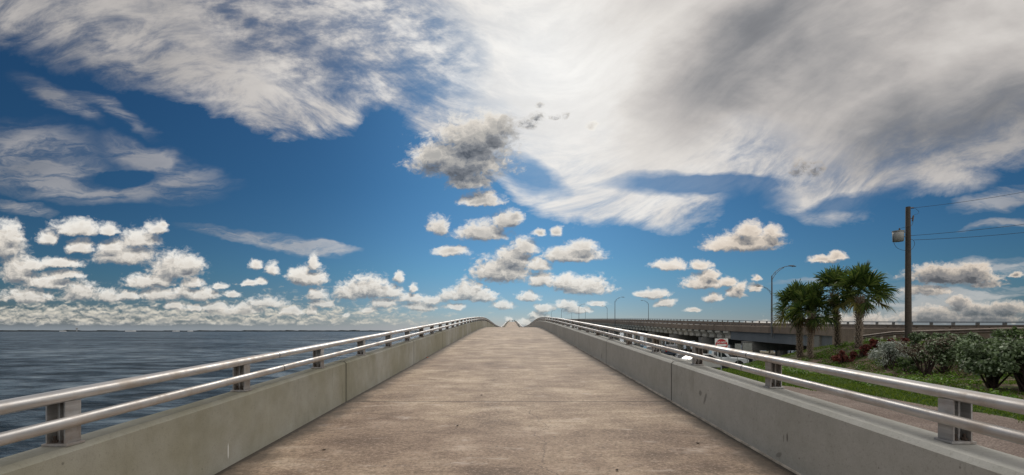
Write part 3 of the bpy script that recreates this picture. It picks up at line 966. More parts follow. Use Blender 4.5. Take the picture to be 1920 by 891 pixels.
# ------------------------------------------------------------------ parapet walls of the path
JY = 8.1 - 5.6 * 4                          # first joint
def make_wall(side):
    inner = WL if side < 0 else WR
    s = side
    nm = "left" if side < 0 else "right"
    root = empty("parapet_wall", (inner + s * 0.2, 0, deck_z(0)),
                 "low grey concrete parapet on the water side of the path" if side < 0 else "low grey concrete parapet on the land side of the path, scuffed dark in places",
                 "wall", "concrete parapets of the path")
    ox, oy, oz = root.location
    wd = 0.215 if s < 0 else 0.33
    pr = [(inner, -0.02), (inner, 0.645), (inner + s * 0.035, 0.678), (inner + s * (wd - 0.015), 0.678), (inner + s * wd, 0.663), (inner + s * wd, -1.3), (inner + s * 0.06, -1.3), (inner + s * 0.06, -0.02)]
    key = [(inner + s * 0.015, 0.0), (inner + s * 0.015, 0.635), (inner + s * 0.045, 0.665), (inner + s * (wd - 0.025), 0.665), (inner + s * (wd - 0.015), 0.65), (inner + s * (wd - 0.015), -1.25), (inner + s * 0.08, -1.25), (inner + s * 0.08, 0.0)]
    for k in range(97):
        a = JY + 5.6 * k; b = a + 5.6
        step = 0.5 if a < 75 else 2.75
        yk = list(np.arange(a + 0.014, b - 0.014, step)) + [b - 0.014]
        m = MB()
        m.sweep([(x - ox, z) for x, z in pr], [y - oy for y in yk], lambda y: deck_z(y + oy) - oz, 0)
        m.sweep([(x - ox, z) for x, z in key], [b - 0.03, b + 0.03], lambda y: deck_z(y + oy) - oz, 1)
        m.build("wall_panel", [WALL, JOINT], root)
    if s > 0:
        m = MB()
        yk = np.arange(-14, 70, 0.4)
        rr = random.Random(3)
        for i in range(len(yk) - 1):
            w0 = 0.012 + 0.014 * rr.random()
            m.sweep([(inner - s * w0 - ox, 0.002), (inner - s * w0 * 0.6 - ox, 0.016), (inner - ox, 0.020), (inner - ox, 0.002)], [yk[i], yk[i + 1]], lambda y: deck_z(y) - oz, 0, caps=False)
        m.build("sealant", SEAL, root)
    return root


make_wall(-1); make_wall(1)


# ------------------------------------------------------------------ metal railings of the path
def make_post(side, root):
    m = MB()
    h0, h1 = 0.016, 0.283
    hh = h1 - h0
    for sx in (-1, 1):
        m.box((sx * 0.058, 0, h0 + hh / 2), (0.010, 0.112, hh))
    m.box((0, 0.015, h0 + hh / 2), (0.105, 0.008, hh))
    m.box((side * 0.010, -0.004, h0 + hh / 2), (0.009, 0.030, hh))
    p = m.build("post", POST, root)
    m = MB()
    m.box((0, 0, 0.008), (0.162, 0.135, 0.016))
    m.build("base_plate", POST, p, bevel=0.003)
    for bx, by in ((-0.028, -0.030), (0.034, -0.030), (-0.028, 0.042), (0.034, 0.042)):
        m = MB()
        m.prism([(0.017 * math.cos(t * math.pi / 3), 0.017 * math.sin(t * math.pi / 3)) for t in range(6)], 'z', 0.018, 0.034)
        m.tube([(0, 0, 0.034), (0, 0, 0.060)], 0.009, 8)
        b = m.build("anchor_bolt", BOLT, p, loc=(bx, by, 0))
    return p


def make_railing(side):
    px = -2.905 if side < 0 else 2.925
    root = empty("bullet_railing", (px, 0, deck_z(0) + 0.678),
                 "two-bar aluminium railing on the parapet beside the water" if side < 0 else "two-bar aluminium railing on the parapet beside the lawn",
                 "railing", "aluminium railings of the path")
    oz = root.location.z
    yk = np.concatenate([np.arange(-14, 72, 0.5), np.arange(72, 528, 2.0)])
    zf = lambda y: deck_z(y) - oz

    def ell(cx, cz, rx, rz, n=18):
        return [(cx + rx * math.copysign(abs(math.cos(t)) ** 0.72, math.cos(t)), cz + rz * math.copysign(abs(math.sin(t)) ** 0.72, math.sin(t)))
                for t in [2 * math.pi * k / n for k in range(n)]]
    m = MB(); m.sweep(ell(-side * 0.008, 0.995, 0.066, 0.039), yk, zf, smooth=True); m.build("upper_rail", RAIL, root)
    m = MB(); m.sweep(ell(-side * 0.097, 0.838, 0.034, 0.036), yk, zf, smooth=True); m.build("lower_rail", RAIL, root)
    first = None
    ally = [3.11 + 2.045 * k for k in range(-7, 250)] if side < 0 else [3.17 + 2.2 * k for k in range(-7, 236)]
    for k, y in enumerate(ally[:100]):
        if first is None:
            p = first = make_post(side, root)
        else:
            p = copy_tree(first, root)
        p.location = (0, y, deck_z(y) + 0.678 - oz)
    m = MB()
    for y in ally[100:]:
        m.box((0, y, deck_z(y) + 0.678 - oz + 0.14), (0.125, 0.11, 0.28))
    tag(m.build("post", POST, root), "far posts of the railing too small to tell apart", kind="stuff")
    return root


make_railing(-1); make_railing(1)

# ------------------------------------------------------------------ the highway bridge on the right
XN, XF = 28.0, 45.0


def make_highway():
    root = empty("highway_bridge", (XN, 50, high_z(50) - 0.85), "long concrete highway bridge with pale curved brackets running parallel to the path", "bridge")
    ox, oy, oz = root.location
    ysh = np.concatenate([np.arange(-60, 130, 2.0), np.arange(130, 545, 5.0)])
    yrel = [y - oy for y in ysh]
    zf = lambda y: high_z(y + oy) - oz

    def part(name, prof, mat, y0=None, y1=None):
        m = MB()
        yy = [y for y in yrel if (y0 is None or y + oy >= y0) and (y1 is None or y + oy <= y1)]
        m.sweep([(x - ox, z) for x, z in prof], yy, zf)
        return m.build(name, mat, root)
    part("deck_slab", [(XN + 0.30, -0.86), (XF - 0.30, -0.86), (XF - 0.30, -1.08), (XN + 0.30, -1.08)], ASPH)
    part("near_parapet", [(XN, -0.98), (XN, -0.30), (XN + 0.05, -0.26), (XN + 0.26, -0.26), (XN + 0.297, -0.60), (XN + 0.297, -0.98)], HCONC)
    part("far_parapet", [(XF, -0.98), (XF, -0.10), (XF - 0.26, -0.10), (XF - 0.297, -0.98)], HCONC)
    part("near_traffic_rail", [(XN + 0.06, -0.12), (XN + 0.06, 0.0), (XN + 0.22, 0.0), (XN + 0.22, -0.12)], BROWNRAIL)
    part("far_traffic_rail", [(XF - 0.06, 0.16), (XF - 0.06, 0.27), (XF - 0.20, 0.27), (XF - 0.20, 0.16)], GALV)
    part("grey_girder", [(XN + 0.25, -0.985), (XN + 0.55, -0.985), (XN + 0.55, -2.05), (XN + 0.25, -2.05)], HSTEEL, 42, 62)
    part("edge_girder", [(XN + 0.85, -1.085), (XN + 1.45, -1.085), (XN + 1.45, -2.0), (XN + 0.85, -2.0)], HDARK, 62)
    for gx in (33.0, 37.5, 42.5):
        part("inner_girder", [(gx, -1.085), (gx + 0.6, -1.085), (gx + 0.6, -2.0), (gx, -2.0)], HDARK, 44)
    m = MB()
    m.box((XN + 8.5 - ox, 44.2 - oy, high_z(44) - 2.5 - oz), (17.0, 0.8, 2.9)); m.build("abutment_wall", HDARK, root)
    # retaining edge under the parapet where the road runs on the bank
    part("bank_wall", [(XN + 0.02, -0.985), (XN + 0.28, -0.985), (XN + 0.28, -2.3), (XN + 0.02, -2.3)], HCONC, None, 43)
    # curved brackets
    br = None
    for k in range(96):
        y = 63.0 + 2.55 * k
        if br is None:
            m = MB()
            poly = [(0.86, -1.0), (0.04, -1.0), (0.02, -1.22), (0.22, -1.42), (0.34, -1.62), (0.30, -1.86), (0.36, -2.02), (0.86, -2.02)]
            m.prism(poly, 'y', -0.75, 0.75)
            br = b = m.build("bracket", HPALE, root)
        else:
            b = br.copy(); COL.objects.link(b); b.parent = root
        b.location = (0, y - oy, high_z(y) - oz)
    def posts(x, z, h, name, mat, tri):
        first = None
        ys_ = [8 + 2.55 * k for k in range(205)]
        far = MB()
        for k, y in enumerate(ys_):
            if k < 100:
                if first is None:
                    m = MB()
                    if tri:
                        m.prism([(0, 0), (0.26, 0), (0.16, h), (0.06, h)], 'y', -0.13, 0.13)
                    else:
                        m.box((0.06, 0, h / 2), (0.10, 0.34, h))
                    first = b = m.build(name, mat, root)
                else:
                    b = first.copy(); COL.objects.link(b); b.parent = root
                b.location = (x - ox, y - oy, high_z(y) + z - oz)
            else:
                far.box((x - ox + 0.06, y - oy, high_z(y) + z - oz + h / 2), (0.1, 0.3, h))
        tag(far.build(name, mat, root), "far rail posts too small to tell apart", kind="stuff")
    posts(XN + 0.02, -0.258, 0.136, "near_rail_post", HCONC, True)
    posts(XF - 0.2, -0.098, 0.256, "far_rail_post", HDARK, False)
    # piers
    first = None
    for k in range(18):
        y = 56.8 + 13.2 * k
        zt = high_z(y) - 2.06 - oz
        c = empty("pier", (0, y - oy, zt)); c.parent = root
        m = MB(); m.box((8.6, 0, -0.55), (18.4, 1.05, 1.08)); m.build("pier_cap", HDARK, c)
        for x in (0.9, 4.2, 7.5, 10.8, 14.1, 16.9):
            m = MB(); m.box((x, 0, -1.09 - 6.5), (0.56, 0.56, 13.0)); m.build("column", HPALE, c)
    return root


make_highway()
mb = MB()
ysr = np.concatenate([np.arange(-60, 130, 2.0), np.arange(130, 540, 5.0)])
mb.sweep([(XN + 0.35, -0.85), (XF - 0.35, -0.85)], ysr, high_z, closed=False)
tag(mb.build("road", ASPH), "asphalt roadway on top of the highway bridge", "road", kind="structure")
mb = MB()
for x0 in (31.2, 36.4, 41.6):
    mb.sweep([(x0, -0.845), (x0 + 0.14, -0.845)], ysr, high_z, closed=False)
tag(mb.build("lane_marking", simple("white_road_paint", (0.7, 0.7, 0.68), 0.7)), "white lane lines on the highway bridge", "road marking", kind="structure")
# sloping concrete pavement under the first span
mb = MB()
vs = []
for j, y in enumerate(np.linspace(37.5, 48.5, 12)):
    for x in np.linspace(26.4, 45, 10):
        vs.append((x, y, land(x, y) + 0.05))
mb.add(vs, [(j * 10 + i, j * 10 + i + 1, (j + 1) * 10 + i + 1, (j + 1) * 10 + i) for j in range(11) for i in range(9)])
tag(mb.build("slope_pavement", HPALE), "pale concrete slope under the end of the highway bridge", "pavement", kind="structure")


# ------------------------------------------------------------------ street lamps along the highway
def make_lamp():
    root = empty("street_lamp", (0, 0, 0))
    m = MB(); m.tube([(0, 0, -0.6), (0, 0, 0.5), (0, 0, 3.5), (0, 0, 6.05)], [0.10, 0.095, 0.08, 0.062], 10); m.build("pole", LAMP, root)
    m = MB()
    up = [(0, 0, 6.0), (0.35, 0, 6.45), (0.85, 0, 6.82), (1.4, 0, 7.02), (1.85, 0, 7.10)]
    lo = [(0, 0, 5.55), (0.30, 0, 6.1), (0.75, 0, 6.58), (1.3, 0, 6.93)]
    m.tube(up, 0.032, 8); m.tube(lo, 0.028, 8)
    m.tube([(0.33, 0, 6.16), (0.40, 0, 6.49)], 0.02, 6)
    m.build("arm", LAMP, root)
    m = MB()
    m.tube([(1.78, 0, 7.10), (1.95, 0, 7.11), (2.25, 0, 7.10), (2.52, 0, 7.06), (2.60, 0, 7.05)], [0.05, 0.10, 0.145, 0.11, 0.03], 12, ry=[0.045, 0.07, 0.075, 0.05, 0.02])
    h = m.build("lamp_head", LAMP, root)
    m = MB(); m.tube([(2.25, 0, 7.04), (2.25, 0, 6.985)], [0.10, 0.05], 12); m.build("lens", simple("lamp_lens", (0.55, 0.55, 0.5), 0.2), h)
    return root


lamp0 = make_lamp()
near = ["tall street lamp on the near edge of the highway, behind the palms", "street lamp on the near highway edge, second nearest of its side", "street lamp on the near highway edge, third nearest of its side",
        "fourth nearest street lamp on the near highway edge", "fifth nearest street lamp on the near highway edge", "farthest and smallest street lamp on the near highway edge"]
farl = ["street lamp beyond the highway just left of the palms, its head facing left", "street lamp on the far highway edge, second nearest of its side", "street lamp on the far highway edge, third nearest of its side",
        "fourth nearest street lamp on the far highway edge", "fifth nearest street lamp on the far highway edge"]
used = 0
for k, lb in enumerate(near):
    y = (51.5, 130.0, 200.0, 271.0, 340.0, 406.0)[k]
    o = lamp0 if k == 0 else copy_tree(lamp0)
    o.location = (XN - 0.12, y, high_z(y) - 0.86)
    o.rotation_euler = (0, 0, 0)
    tag(o, lb, "street lamp", "street lamps on the highway bridge")
for k, lb in enumerate(farl):
    y = (83.5, 158.7, 227.5, 295.0, 363.0)[k]
    o = copy_tree(lamp0)
    o.location = (XF + 0.12, y, high_z(y) - 0.80)
    o.rotation_euler = (0, 0, math.pi)
    tag(o, lb, "street lamp", "street lamps on the highway bridge")

# ------------------------------------------------------------------ guard rail on the bank
def make_guardrail():
    pts = [hit(1578, 641), hit(1620, 640), hit(1660, 640), hit(1700, 640), hit(1760, 642)]
    pts = [(26.9, 37.5), (26.75, 33.6), (26.6, 29.7), (26.5, 25.8), (26.4, 21.9), (26.3, 18.0), (26.3, 14.0)]
    root = empty("guardrail", (pts[0][0], pts[0][1], land(*pts[0])), "grey steel guardrail with pale posts on the grassy bank below the highway", "guardrail")
    ox, oy, oz = root.location
    path = [(x - ox, y - oy, land(x, y) + 0.66 - oz) for x, y in pts]
    m = MB()
    for zo in (-0.07, 0.07):
        m.tube([(p[0] - 0.09, p[1], p[2] - 0.1 + zo) for p in path], 0.045, 8, ry=0.075)
    m.build("beam", BROWNRAIL, root)
    first = None
    n = 20
    for k in range(n):
        t = k / (n - 1) * (len(pts) - 1)
        i = min(int(t), len(pts) - 2); f = t - i
        x = pts[i][0] * (1 - f) + pts[i + 1][0] * f; y = pts[i][1] * (1 - f) + pts[i + 1][1] * f
        if first is None:
            m = MB(); m.box((0.04, 0, 0.22), (0.2, 0.34, 0.96)); first = o = m.build("post", HPALE, root, bevel=0.01)
        else:
            o = first.copy(); COL.objects.link(o); o.parent = root
        o.location = (x - ox, y - oy, land(x, y) - oz)


make_guardrail()


# ------------------------------------------------------------------ utility pole and wires
WOOD = mat_bridge("weathered_pole_wood", (0.030, 0.024, 0.018), (0.055, 0.045, 0.035), (0.095, 0.078, 0.06), amt=0.3)
CANGREY = simple("transformer_grey", (0.26, 0.27, 0.26), 0.5, 0.1, 0.15, 6.0)
BLACK = simple("black_rubber", (0.02, 0.02, 0.022), 0.6, 0, 0.3, 20.0)
CERAM = simple("brown_porcelain", (0.07, 0.05, 0.045), 0.3, 0, 0.3, 10.0)
PD = 30.0


def at(px, py, d):
    return Vector(((px - 960.0) / F * d, d, E + (621.0 - py) / F * d))


def make_utility_pole():
    b = at(1703, 665, PD); b.z = land(b.x, b.y)
    root = empty("utility_pole", b, "tall brown wooden utility pole with a grey transformer can", "utility pole")
    L = lambda px, py, dd=0.0: at(px, py, PD + dd) - b
    top = L(1702.5, 388)
    m = MB()
    m.tube([(0, 0, -0.5), (0, 0, 0.2), (top.x * 0.5, 0, top.z * 0.5), (top.x, 0, top.z - 0.02), (top.x, 0, top.z)], [0.185, 0.182, 0.158, 0.128, 0.118], 16)
    m.build("pole", WOOD, root)
    c0, c1 = L(1684, 453), L(1684, 434)
    m = MB(); m.tube([c0, c0 + Vector((0, 0, 0.01)), c1, c1 + Vector((0, 0, 0.03))], [0.27, 0.285, 0.30, 0.24], 20)
    tr = m.build("transformer", CANGREY, root)
    m = MB(); m.tube([c1 + Vector((0, 0, -0.03)), c1 + Vector((0, 0, 0.025))], 0.325, 20); m.build("lid", CANGREY, tr)
    m = MB(); q = c1 + Vector((0.09, 0, 0.02))
    m.tube([q + Vector((0, 0, z)) for z in (0, .04, .05, .09, .10, .14, .15, .19)], [.03, .03, .065, .035, .06, .035, .05, .02], 12); m.build("bushing", CERAM, tr)
    for zz in (436, 444):
        m = MB(); p = L(1692, zz); m.box(p, (0.42, 0.05, 0.04)); m.build("bracket", LAMP, tr)
    # top pin insulator, fused cut-out and wiring
    m = MB(); m.tube([L(1702, 391), L(1710, 390)], [0.05, 0.04], 8); m.tube([L(1710, 390) + Vector((x, 0, 0)) for x in (0, .03, .06, .09, .12)], [.02, .05, .025, .05, .02], 10)
    m.build("insulator", CERAM, root)
    m = MB(); m.tube([L(1703, 409), L(1710, 410)], 0.018, 6); m.tube([L(1712.5, 404), L(1712, 408), L(1711, 415)], [0.035, 0.05, 0.04], 8); m.build("fuse_cutout", CERAM, root)
    for zz in (442, 449):
        m = MB(); m.tube([L(1703, zz), L(1707.5, zz)], 0.045, 8); m.build("spool_insulator", CERAM, root)

    def loop(pts, r=0.011):
        P = [L(*p) for p in pts]
        out = []
        for i in range(len(P) - 1):
            p0 = P[max(i - 1, 0)]; p1 = P[i]; p2 = P[i + 1]; p3 = P[min(i + 2, len(P) - 1)]
            for t in np.linspace(0, 1, 6)[:-1]:
                out.append(0.5 * ((2 * p1) + (p2 - p0) * t + (2 * p0 - 5 * p1 + 4 * p2 - p3) * t * t + (3 * p1 - p0 - 3 * p2 + p3) * t ** 3))
        out.append(P[-1])
        m = MB(); m.tube(out, r, 6); m.build("drop_wire", BLACK, root)
    loop([(1674, 438), (1675, 452), (1681, 464), (1692, 469), (1703, 470, -0.25), (1711, 466), (1715, 457), (1712, 450), (1707, 449)])
    loop([(1690, 428), (1697, 426), (1703, 425, -0.2), (1710, 422), (1712, 415)])
    loop([(1708, 390), (1716, 391), (1722, 396), (1722, 400), (1714, 403)], 0.008)
    return root


make_utility_pole()


def wire(p0, p1, sag, label, r=0.013):
    a, c = Vector(p0), Vector(p1)
    pts = []
    for t in np.linspace(0, 1, 40):
        p = a.lerp(c, t); p.z -= sag * 4 * t * (1 - t)
        pts.append(tuple(p - a))
    m = MB(); m.tube(pts, r, 6)
    tag(m.build("power_line", BLACK, loc=a), label, "wire", "overhead power lines")


wire(at(1711, 390, PD), at(2420, 222, 28), 0.75, "single thin upper wire running right from the pole top", 0.011)
wire(at(1707, 442, PD), at(2420, 322, 28), 0.55, "upper of the two wires leaving the pole beside the transformer")
wire(at(1714, 450, PD), at(2420, 352, 27), 0.55, "lower of the two wires leaving the pole beside the transformer")

# ------------------------------------------------------------------ cabbage palms
BARK = mat_bridge("palm_bark", (0.20, 0.15, 0.11), (0.36, 0.285, 0.22), (0.52, 0.43, 0.35), amt=0.15)
BARKD = mat_bridge("palm_bark_inner", (0.035, 0.025, 0.018), (0.075, 0.055, 0.04), (0.13, 0.10, 0.075), amt=0.3)
PALM = mat_leaf("palm_green", (0.020, 0.045, 0.010), (0.062, 0.108, 0.022), (0.19, 0.235, 0.055), 0.45, 0.45)
PALMY = mat_leaf("palm_yellow_green", (0.08, 0.085, 0.02), (0.17, 0.165, 0.04), (0.30, 0.26, 0.08), 0.5, 0.5)
PALMD = mat_leaf("palm_dead_brown", (0.08, 0.045, 0.025), (0.18, 0.105, 0.06), (0.30, 0.20, 0.12), 0.8, 0.4)


def frond(m, o, dirv, size, droop, rnd, pet=0.72):
    """fan leaf: a stalk, then narrow leaflets spread round its end, tips bent down"""
    d = Vector(dirv).normalized()
    side = d.cross(Vector((0, 0, 1)))
    side = side.normalized() if side.length > 0.05 else Vector((1, 0, 0))
    up = side.cross(d).normalized()
    roll = rnd.uniform(-1.0, 1.0)
    side, up = side * math.cos(roll) + up * math.sin(roll), up * math.cos(roll) - side * math.sin(roll)
    hub = o + d * size * pet - Vector((0, 0, droop * 0.08))
    m.tube([o, o + d * size * pet * 0.5 + Vector((0, 0, 0.03)), hub], [0.020, 0.015, 0.012], 4, caps=False)
    # the blade leans down from the stalk on older leaves
    bd = (d - Vector((0, 0, droop * 0.35))).normalized()
    nl = 24
    size = size * 0.82
    for k in range(nl):
        a = (k / (nl - 1) - 0.5) * math.radians(rnd.uniform(250, 275)) + rnd.uniform(-0.06, 0.06)
        ld = (bd * math.cos(a) + side * math.sin(a) + up * 0.16 * abs(math.sin(a))).normalized()
        L = size * (1.0 - 0.22 * abs(a) / 2.2) * rnd.uniform(0.82, 1.12)
        w = size * 0.040
        wd = ld.cross(up).normalized() * w
        tilt = up * w * rnd.uniform(-0.8, 0.8)
        g = Vector((0, 0, -1)) * droop * L
        p0, p1, p2, p3 = hub, hub + ld * L * 0.5 + g * 0.04, hub + ld * L * 0.80 + g * 0.16, hub + ld * L * 0.97 + g * (0.34 + rnd.uniform(0, 0.16))
        m.add([p0 - wd * 0.35, p0 + wd * 0.35, p1 - wd + tilt, p1 + wd - tilt, p2 - wd * 0.7, p2 + wd * 0.7, p3], [(0, 1, 3, 2), (2, 3, 5, 4), (4, 5, 6)], 0, False)


def make_palm(px, py, d_top_px, lean, seed, size, label, nf=30, r=0.15):
    rnd = random.Random(seed)
    x, y, z = hit(px, py)
    h = far_size(py - d_top_px, y)            # foot to crown centre
    root = empty("cabbage_palm", (x, y, z), label, "palm tree", "cabbage palms on the bank")
    ax = lambda t: Vector((lean[0] * t * t, lean[1] * t * t, h * t))
    m = MB()
    N = 26
    m.tube([ax(k / N) - Vector((0, 0, 0.15 if k == 0 else 0)) for k in range(N + 1)],
           [r * (1.35 - 0.30 * min(1, k / 5) + 0.06 * rnd.uniform(-1, 1) - 0.15 * k / N) for k in range(N + 1)], 14)
    rows = int(h / 0.15)                      # old leaf bases, set in a criss-cross
    for i in range(rows):
        t = (i + 0.3) / rows
        for k in range(5):
            a = 2 * math.pi * (k + 0.5 * (i % 2)) / 5 + 0.12 * i + rnd.uniform(-0.08, 0.08)
            c = ax(t)
            rr = r * (1.30 - 0.28 * min(1, t * 5) - 0.14 * t)
            o = Vector((math.cos(a), math.sin(a), 0))
            s = Vector((-math.sin(a), math.cos(a), 0))
            L = rnd.uniform(0.20, 0.34) * (0.55 + 0.6 * t)
            for sg in (-1, 1):
                b0 = c + o * rr * 0.95 + s * sg * 0.008
                b1 = c + o * (rr + L * 0.55) + s * sg * (0.07 + 0.02 * rnd.random()) + Vector((0, 0, L * 0.95))
                w = s * 0.030 + Vector((0, 0, -0.012))
                m.add([b0 - w, b0 + w, b1 + w * 0.7, b1 - w * 0.7, b0 - w - o * 0.05, b0 + w - o * 0.05, b1 + w * 0.6 - o * 0.03, b1 - w * 0.6 - o * 0.03],
                      [(0, 1, 2, 3), (1, 5, 6, 2), (4, 0, 3, 7), (3, 2, 6, 7)], 1, False)
    m.build("trunk", [BARKD, BARK], root, fix=False)
    top = ax(1.0)
    m = MB(); my = MB(); md = MB()
    ga = math.pi * (3 - math.sqrt(5))
    for k in range(nf):
        t = k / (nf - 1)
        el = math.radians(84 - 104 * t + rnd.uniform(-9, 9))
        az = ga * k + rnd.uniform(-0.2, 0.2)
        dv = (math.cos(az) * math.cos(el), math.sin(az) * math.cos(el), math.sin(el))
        sz = size * rnd.uniform(0.86, 1.1) * (1.0 - 0.1 * t)
        tgt = m if t < 0.84 or rnd.random() < 0.35 else my
        frond(tgt, top + Vector((0, 0, 0.25 - 0.35 * t)) + Vector(dv) * 0.10, dv, sz, 0.22 + 0.75 * t * rnd.uniform(0.5, 1.3), rnd)
    for k in range(6):
        az = rnd.uniform(0, 2 * math.pi); el = math.radians(rnd.uniform(-80, -50))
        dv = (math.cos(az) * math.cos(el), math.sin(az) * math.cos(el), math.sin(el))
        frond(md, top + Vector((0, 0, -0.12)), dv, size * rnd.uniform(0.5, 0.75), 0.9, rnd, 0.4)
    m.build("crown", PALM, root, fix=False)
    my.build("old_fronds", PALMY, root, fix=False)
    md.build("dead_fronds", PALMD, root, fix=False)
    return root


make_palm(1500, 669, 583, (-0.25, 0), 11, 1.42, "front left cabbage palm of four, shorter and leaning left")
make_palm(1519, 672, 588, (0.15, 0), 12, 1.38, "shorter slim cabbage palm just right of the leftmost one", r=0.125)
make_palm(1571, 650, 553, (-0.30, 0), 13, 1.42, "taller cabbage palm standing second from right on the bank")
make_palm(1610, 652, 558, (0.10, 0), 14, 1.42, "rightmost cabbage palm with the widest drooping crown", nf=34)

# ------------------------------------------------------------------ shrubs
SILVER = mat_leaf("silver_leaf", (0.16, 0.19, 0.15), (0.36, 0.40, 0.34), (0.62, 0.66, 0.60), 0.6, 0.25)
GREYG = mat_leaf("grey_green_leaf", (0.030, 0.050, 0.016), (0.11, 0.165, 0.065), (0.46, 0.56, 0.38), 0.5, 0.38)
DARKG = mat_leaf("dark_green_leaf", (0.018, 0.034, 0.010), (0.06, 0.11, 0.030), (0.20, 0.28, 0.11), 0.45, 0.32)
REDL = mat_leaf("red_leaf", (0.045, 0.010, 0.008), (0.14, 0.030, 0.022), (0.30, 0.10, 0.07), 0.5, 0.35)
RUSTL = mat_leaf("reddish_mixed_leaf", (0.03, 0.022, 0.014), (0.11, 0.075, 0.05), (0.36, 0.38, 0.28), 0.5, 0.3)
LIMEL = mat_leaf("lime_ground_leaf", (0.04, 0.10, 0.008), (0.11, 0.23, 0.02), (0.24, 0.38, 0.06), 0.5, 0.4)
STEM = simple("shrub_stem", (0.045, 0.028, 0.022), 0.9, 0, 0.4, 12.0)


def leaves(m, centres, n, leaf, rnd_np, aspect=0.62, up=0.35, spread=None):
    c = np.array([q[:3] for q in centres]); rr = np.array([q[3] for q in centres])
    w = rr ** 2; idx = rnd_np.choice(len(c), size=n, p=w / w.sum())
    v = rnd_np.normal(size=(n, 3)); v /= np.linalg.norm(v, axis=1)[:, None]
    rad = rr[idx] * rnd_np.uniform(0.25, 1.0, n) ** 0.5 * (1 + 0.16 * rnd_np.normal(size=n))
    p = c[idx] + v * rad[:, None] * np.array([1, 1, 0.85])
    nr = v + rnd_np.normal(size=(n, 3)) * 0.7 + np.array([0, 0, up]); nr /= np.linalg.norm(nr, axis=1)[:, None]
    t = np.cross(nr, rnd_np.normal(size=(n, 3))); t /= np.linalg.norm(t, axis=1)[:, None]
    b = np.cross(nr, t)
    L = leaf * rnd_np.uniform(0.6, 1.25, n)[:, None]
    W = L * aspect * 0.5
    q = np.stack([p - t * L * 0.5, p - t * L * 0.1 + b * W, p + t * L * 0.5 - nr * L * 0.12, p - t * L * 0.1 - b * W], axis=1)
    o = len(m.v)
    m.v.extend(map(tuple, q.reshape(-1, 3)))
    m.f.extend([[o + 4 * i, o + 4 * i + 1, o + 4 * i + 2, o + 4 * i + 3] for i in range(n)])
    m.mi.extend([0] * n); m.sm.extend([False] * n)


def make_shrub(name, px, py, w_px, h_px, mat, label, cat, seed, n=3200, leaf=0.10, clumps=20, low=0.18, group=None, leggy=False, dd=0.0, aspect=0.62, trunk_px=None):
    """w_px, h_px: size in the photograph; its foot stands on the ground under (px, py)"""
    rnd = random.Random(seed); rn = np.random.default_rng(seed)
    x, y, z = hit(px, py)
    if dd:
        k = (y + dd) / y
        y += dd; x *= k; z = land(x, y)
    hw = far_size(w_px, y) / 2; h = E + (621.0 - (py - h_px)) / F * y - z
    root = empty(name, (x, y, z), label, cat, group)
    cen = []
    for k in range(clumps):
        a = rnd.uniform(0, 2 * math.pi); q = math.sqrt(rnd.random())
        zz = rnd.uniform(low, 0.93)
        env = math.sqrt(max(0.05, 1 - ((zz - 0.45) / 0.62) ** 2))
        r = rnd.uniform(0.14, 0.36) * min(hw, h * 0.8)
        cen.append((math.cos(a) * q * (hw - r * 0.6) * env, math.sin(a) * q * (hw * 0.8 - r * 0.5) * env, max(r * 0.6, zz * h - r * 0.35), r))
    m = MB(); leaves(m, cen, n, leaf, rn, aspect)
    m.build("foliage", mat, root, fix=False)
    m = MB()
    r0 = 0.036 if leggy else 0.024
    nst = 3 if leggy else 6
    for k in range(len(cen)):
        c = Vector(cen[k][:3])
        a = 2 * math.pi * (k % nst) / nst
        f = Vector((math.cos(a) * 0.10, math.sin(a) * 0.10, -0.05)) if leggy else Vector((math.cos(a) * hw * 0.25, math.sin(a) * hw * 0.2, -0.05))
        mid = f.lerp(c, 0.5) + Vector((rnd.uniform(-.1, .1), rnd.uniform(-.1, .1), 0.12 * h))
        m.tube([f, mid, c], [r0, r0 * 0.6, r0 * 0.25], 6, caps=False)
    m.build("stem", STEM, root, fix=False)
    return root


SH = "shrubs in the planting bed"
make_shrub("silver_shrub", 1672, 692, 92, 52, SILVER, "pale silvery rounded shrub in front of the utility pole", "shrub", 21, 3600, 0.10, 20, 0.3, SH)
make_shrub("green_shrub", 1706, 700, 70, 30, DARKG, "low dark green shrub at the foot of the silvery shrub", "shrub", 22, 1800, 0.10, 10, 0.2, SH)
make_shrub("leggy_shrub", 1736, 706, 120, 84, RUSTL, "open reddish shrub with bare dark stems right of the pole", "shrub", 23, 1500, 0.11, 12, 0.45, SH, leggy=True)
make_shrub("sea_grape", 1800, 690, 130, 66, GREYG, "dense grey green sea grape in the middle of the bed, left of the forked one", "shrub", 24, 5200, 0.12, 22, 0.15, SH, aspect=0.8, dd=1.5)
make_shrub("sea_grape", 1862, 728, 130, 96, GREYG, "largest grey green sea grape with a forked trunk near the frame edge", "shrub", 25, 5200, 0.115, 30, 0.5, SH, leggy=True, aspect=0.8)
make_shrub("sea_grape", 1925, 735, 130, 105, GREYG, "sea grape cut off by the right frame edge", "shrub", 26, 4600, 0.115, 24, 0.5, SH, leggy=True, aspect=0.8)
make_shrub("sea_grape", 2010, 735, 140, 110, GREYG, "sea grape beyond the one cut by the right frame edge", "shrub", 36, 2400, 0.12, 18, 0.3, SH, leggy=True, aspect=0.8)
make_shrub("sea_grape", 1772, 700, 110, 70, GREYG, "sea grape with silvery tips just right of the open reddish shrub", "shrub", 37, 3600, 0.11, 22, 0.5, SH, leggy=True, aspect=0.8)
make_shrub("grey_shrub", 1728, 668, 60, 44, GREYG, "grey shrub directly behind the utility pole's foot on its right", "shrub", 27, 1800, 0.12, 10, 0.2, SH, dd=1.0)
make_shrub("grey_shrub", 1775, 668, 100, 46, DARKG, "dark shrub in the back row right of the pole", "shrub", 28, 2400, 0.13, 14, 0.2, SH)
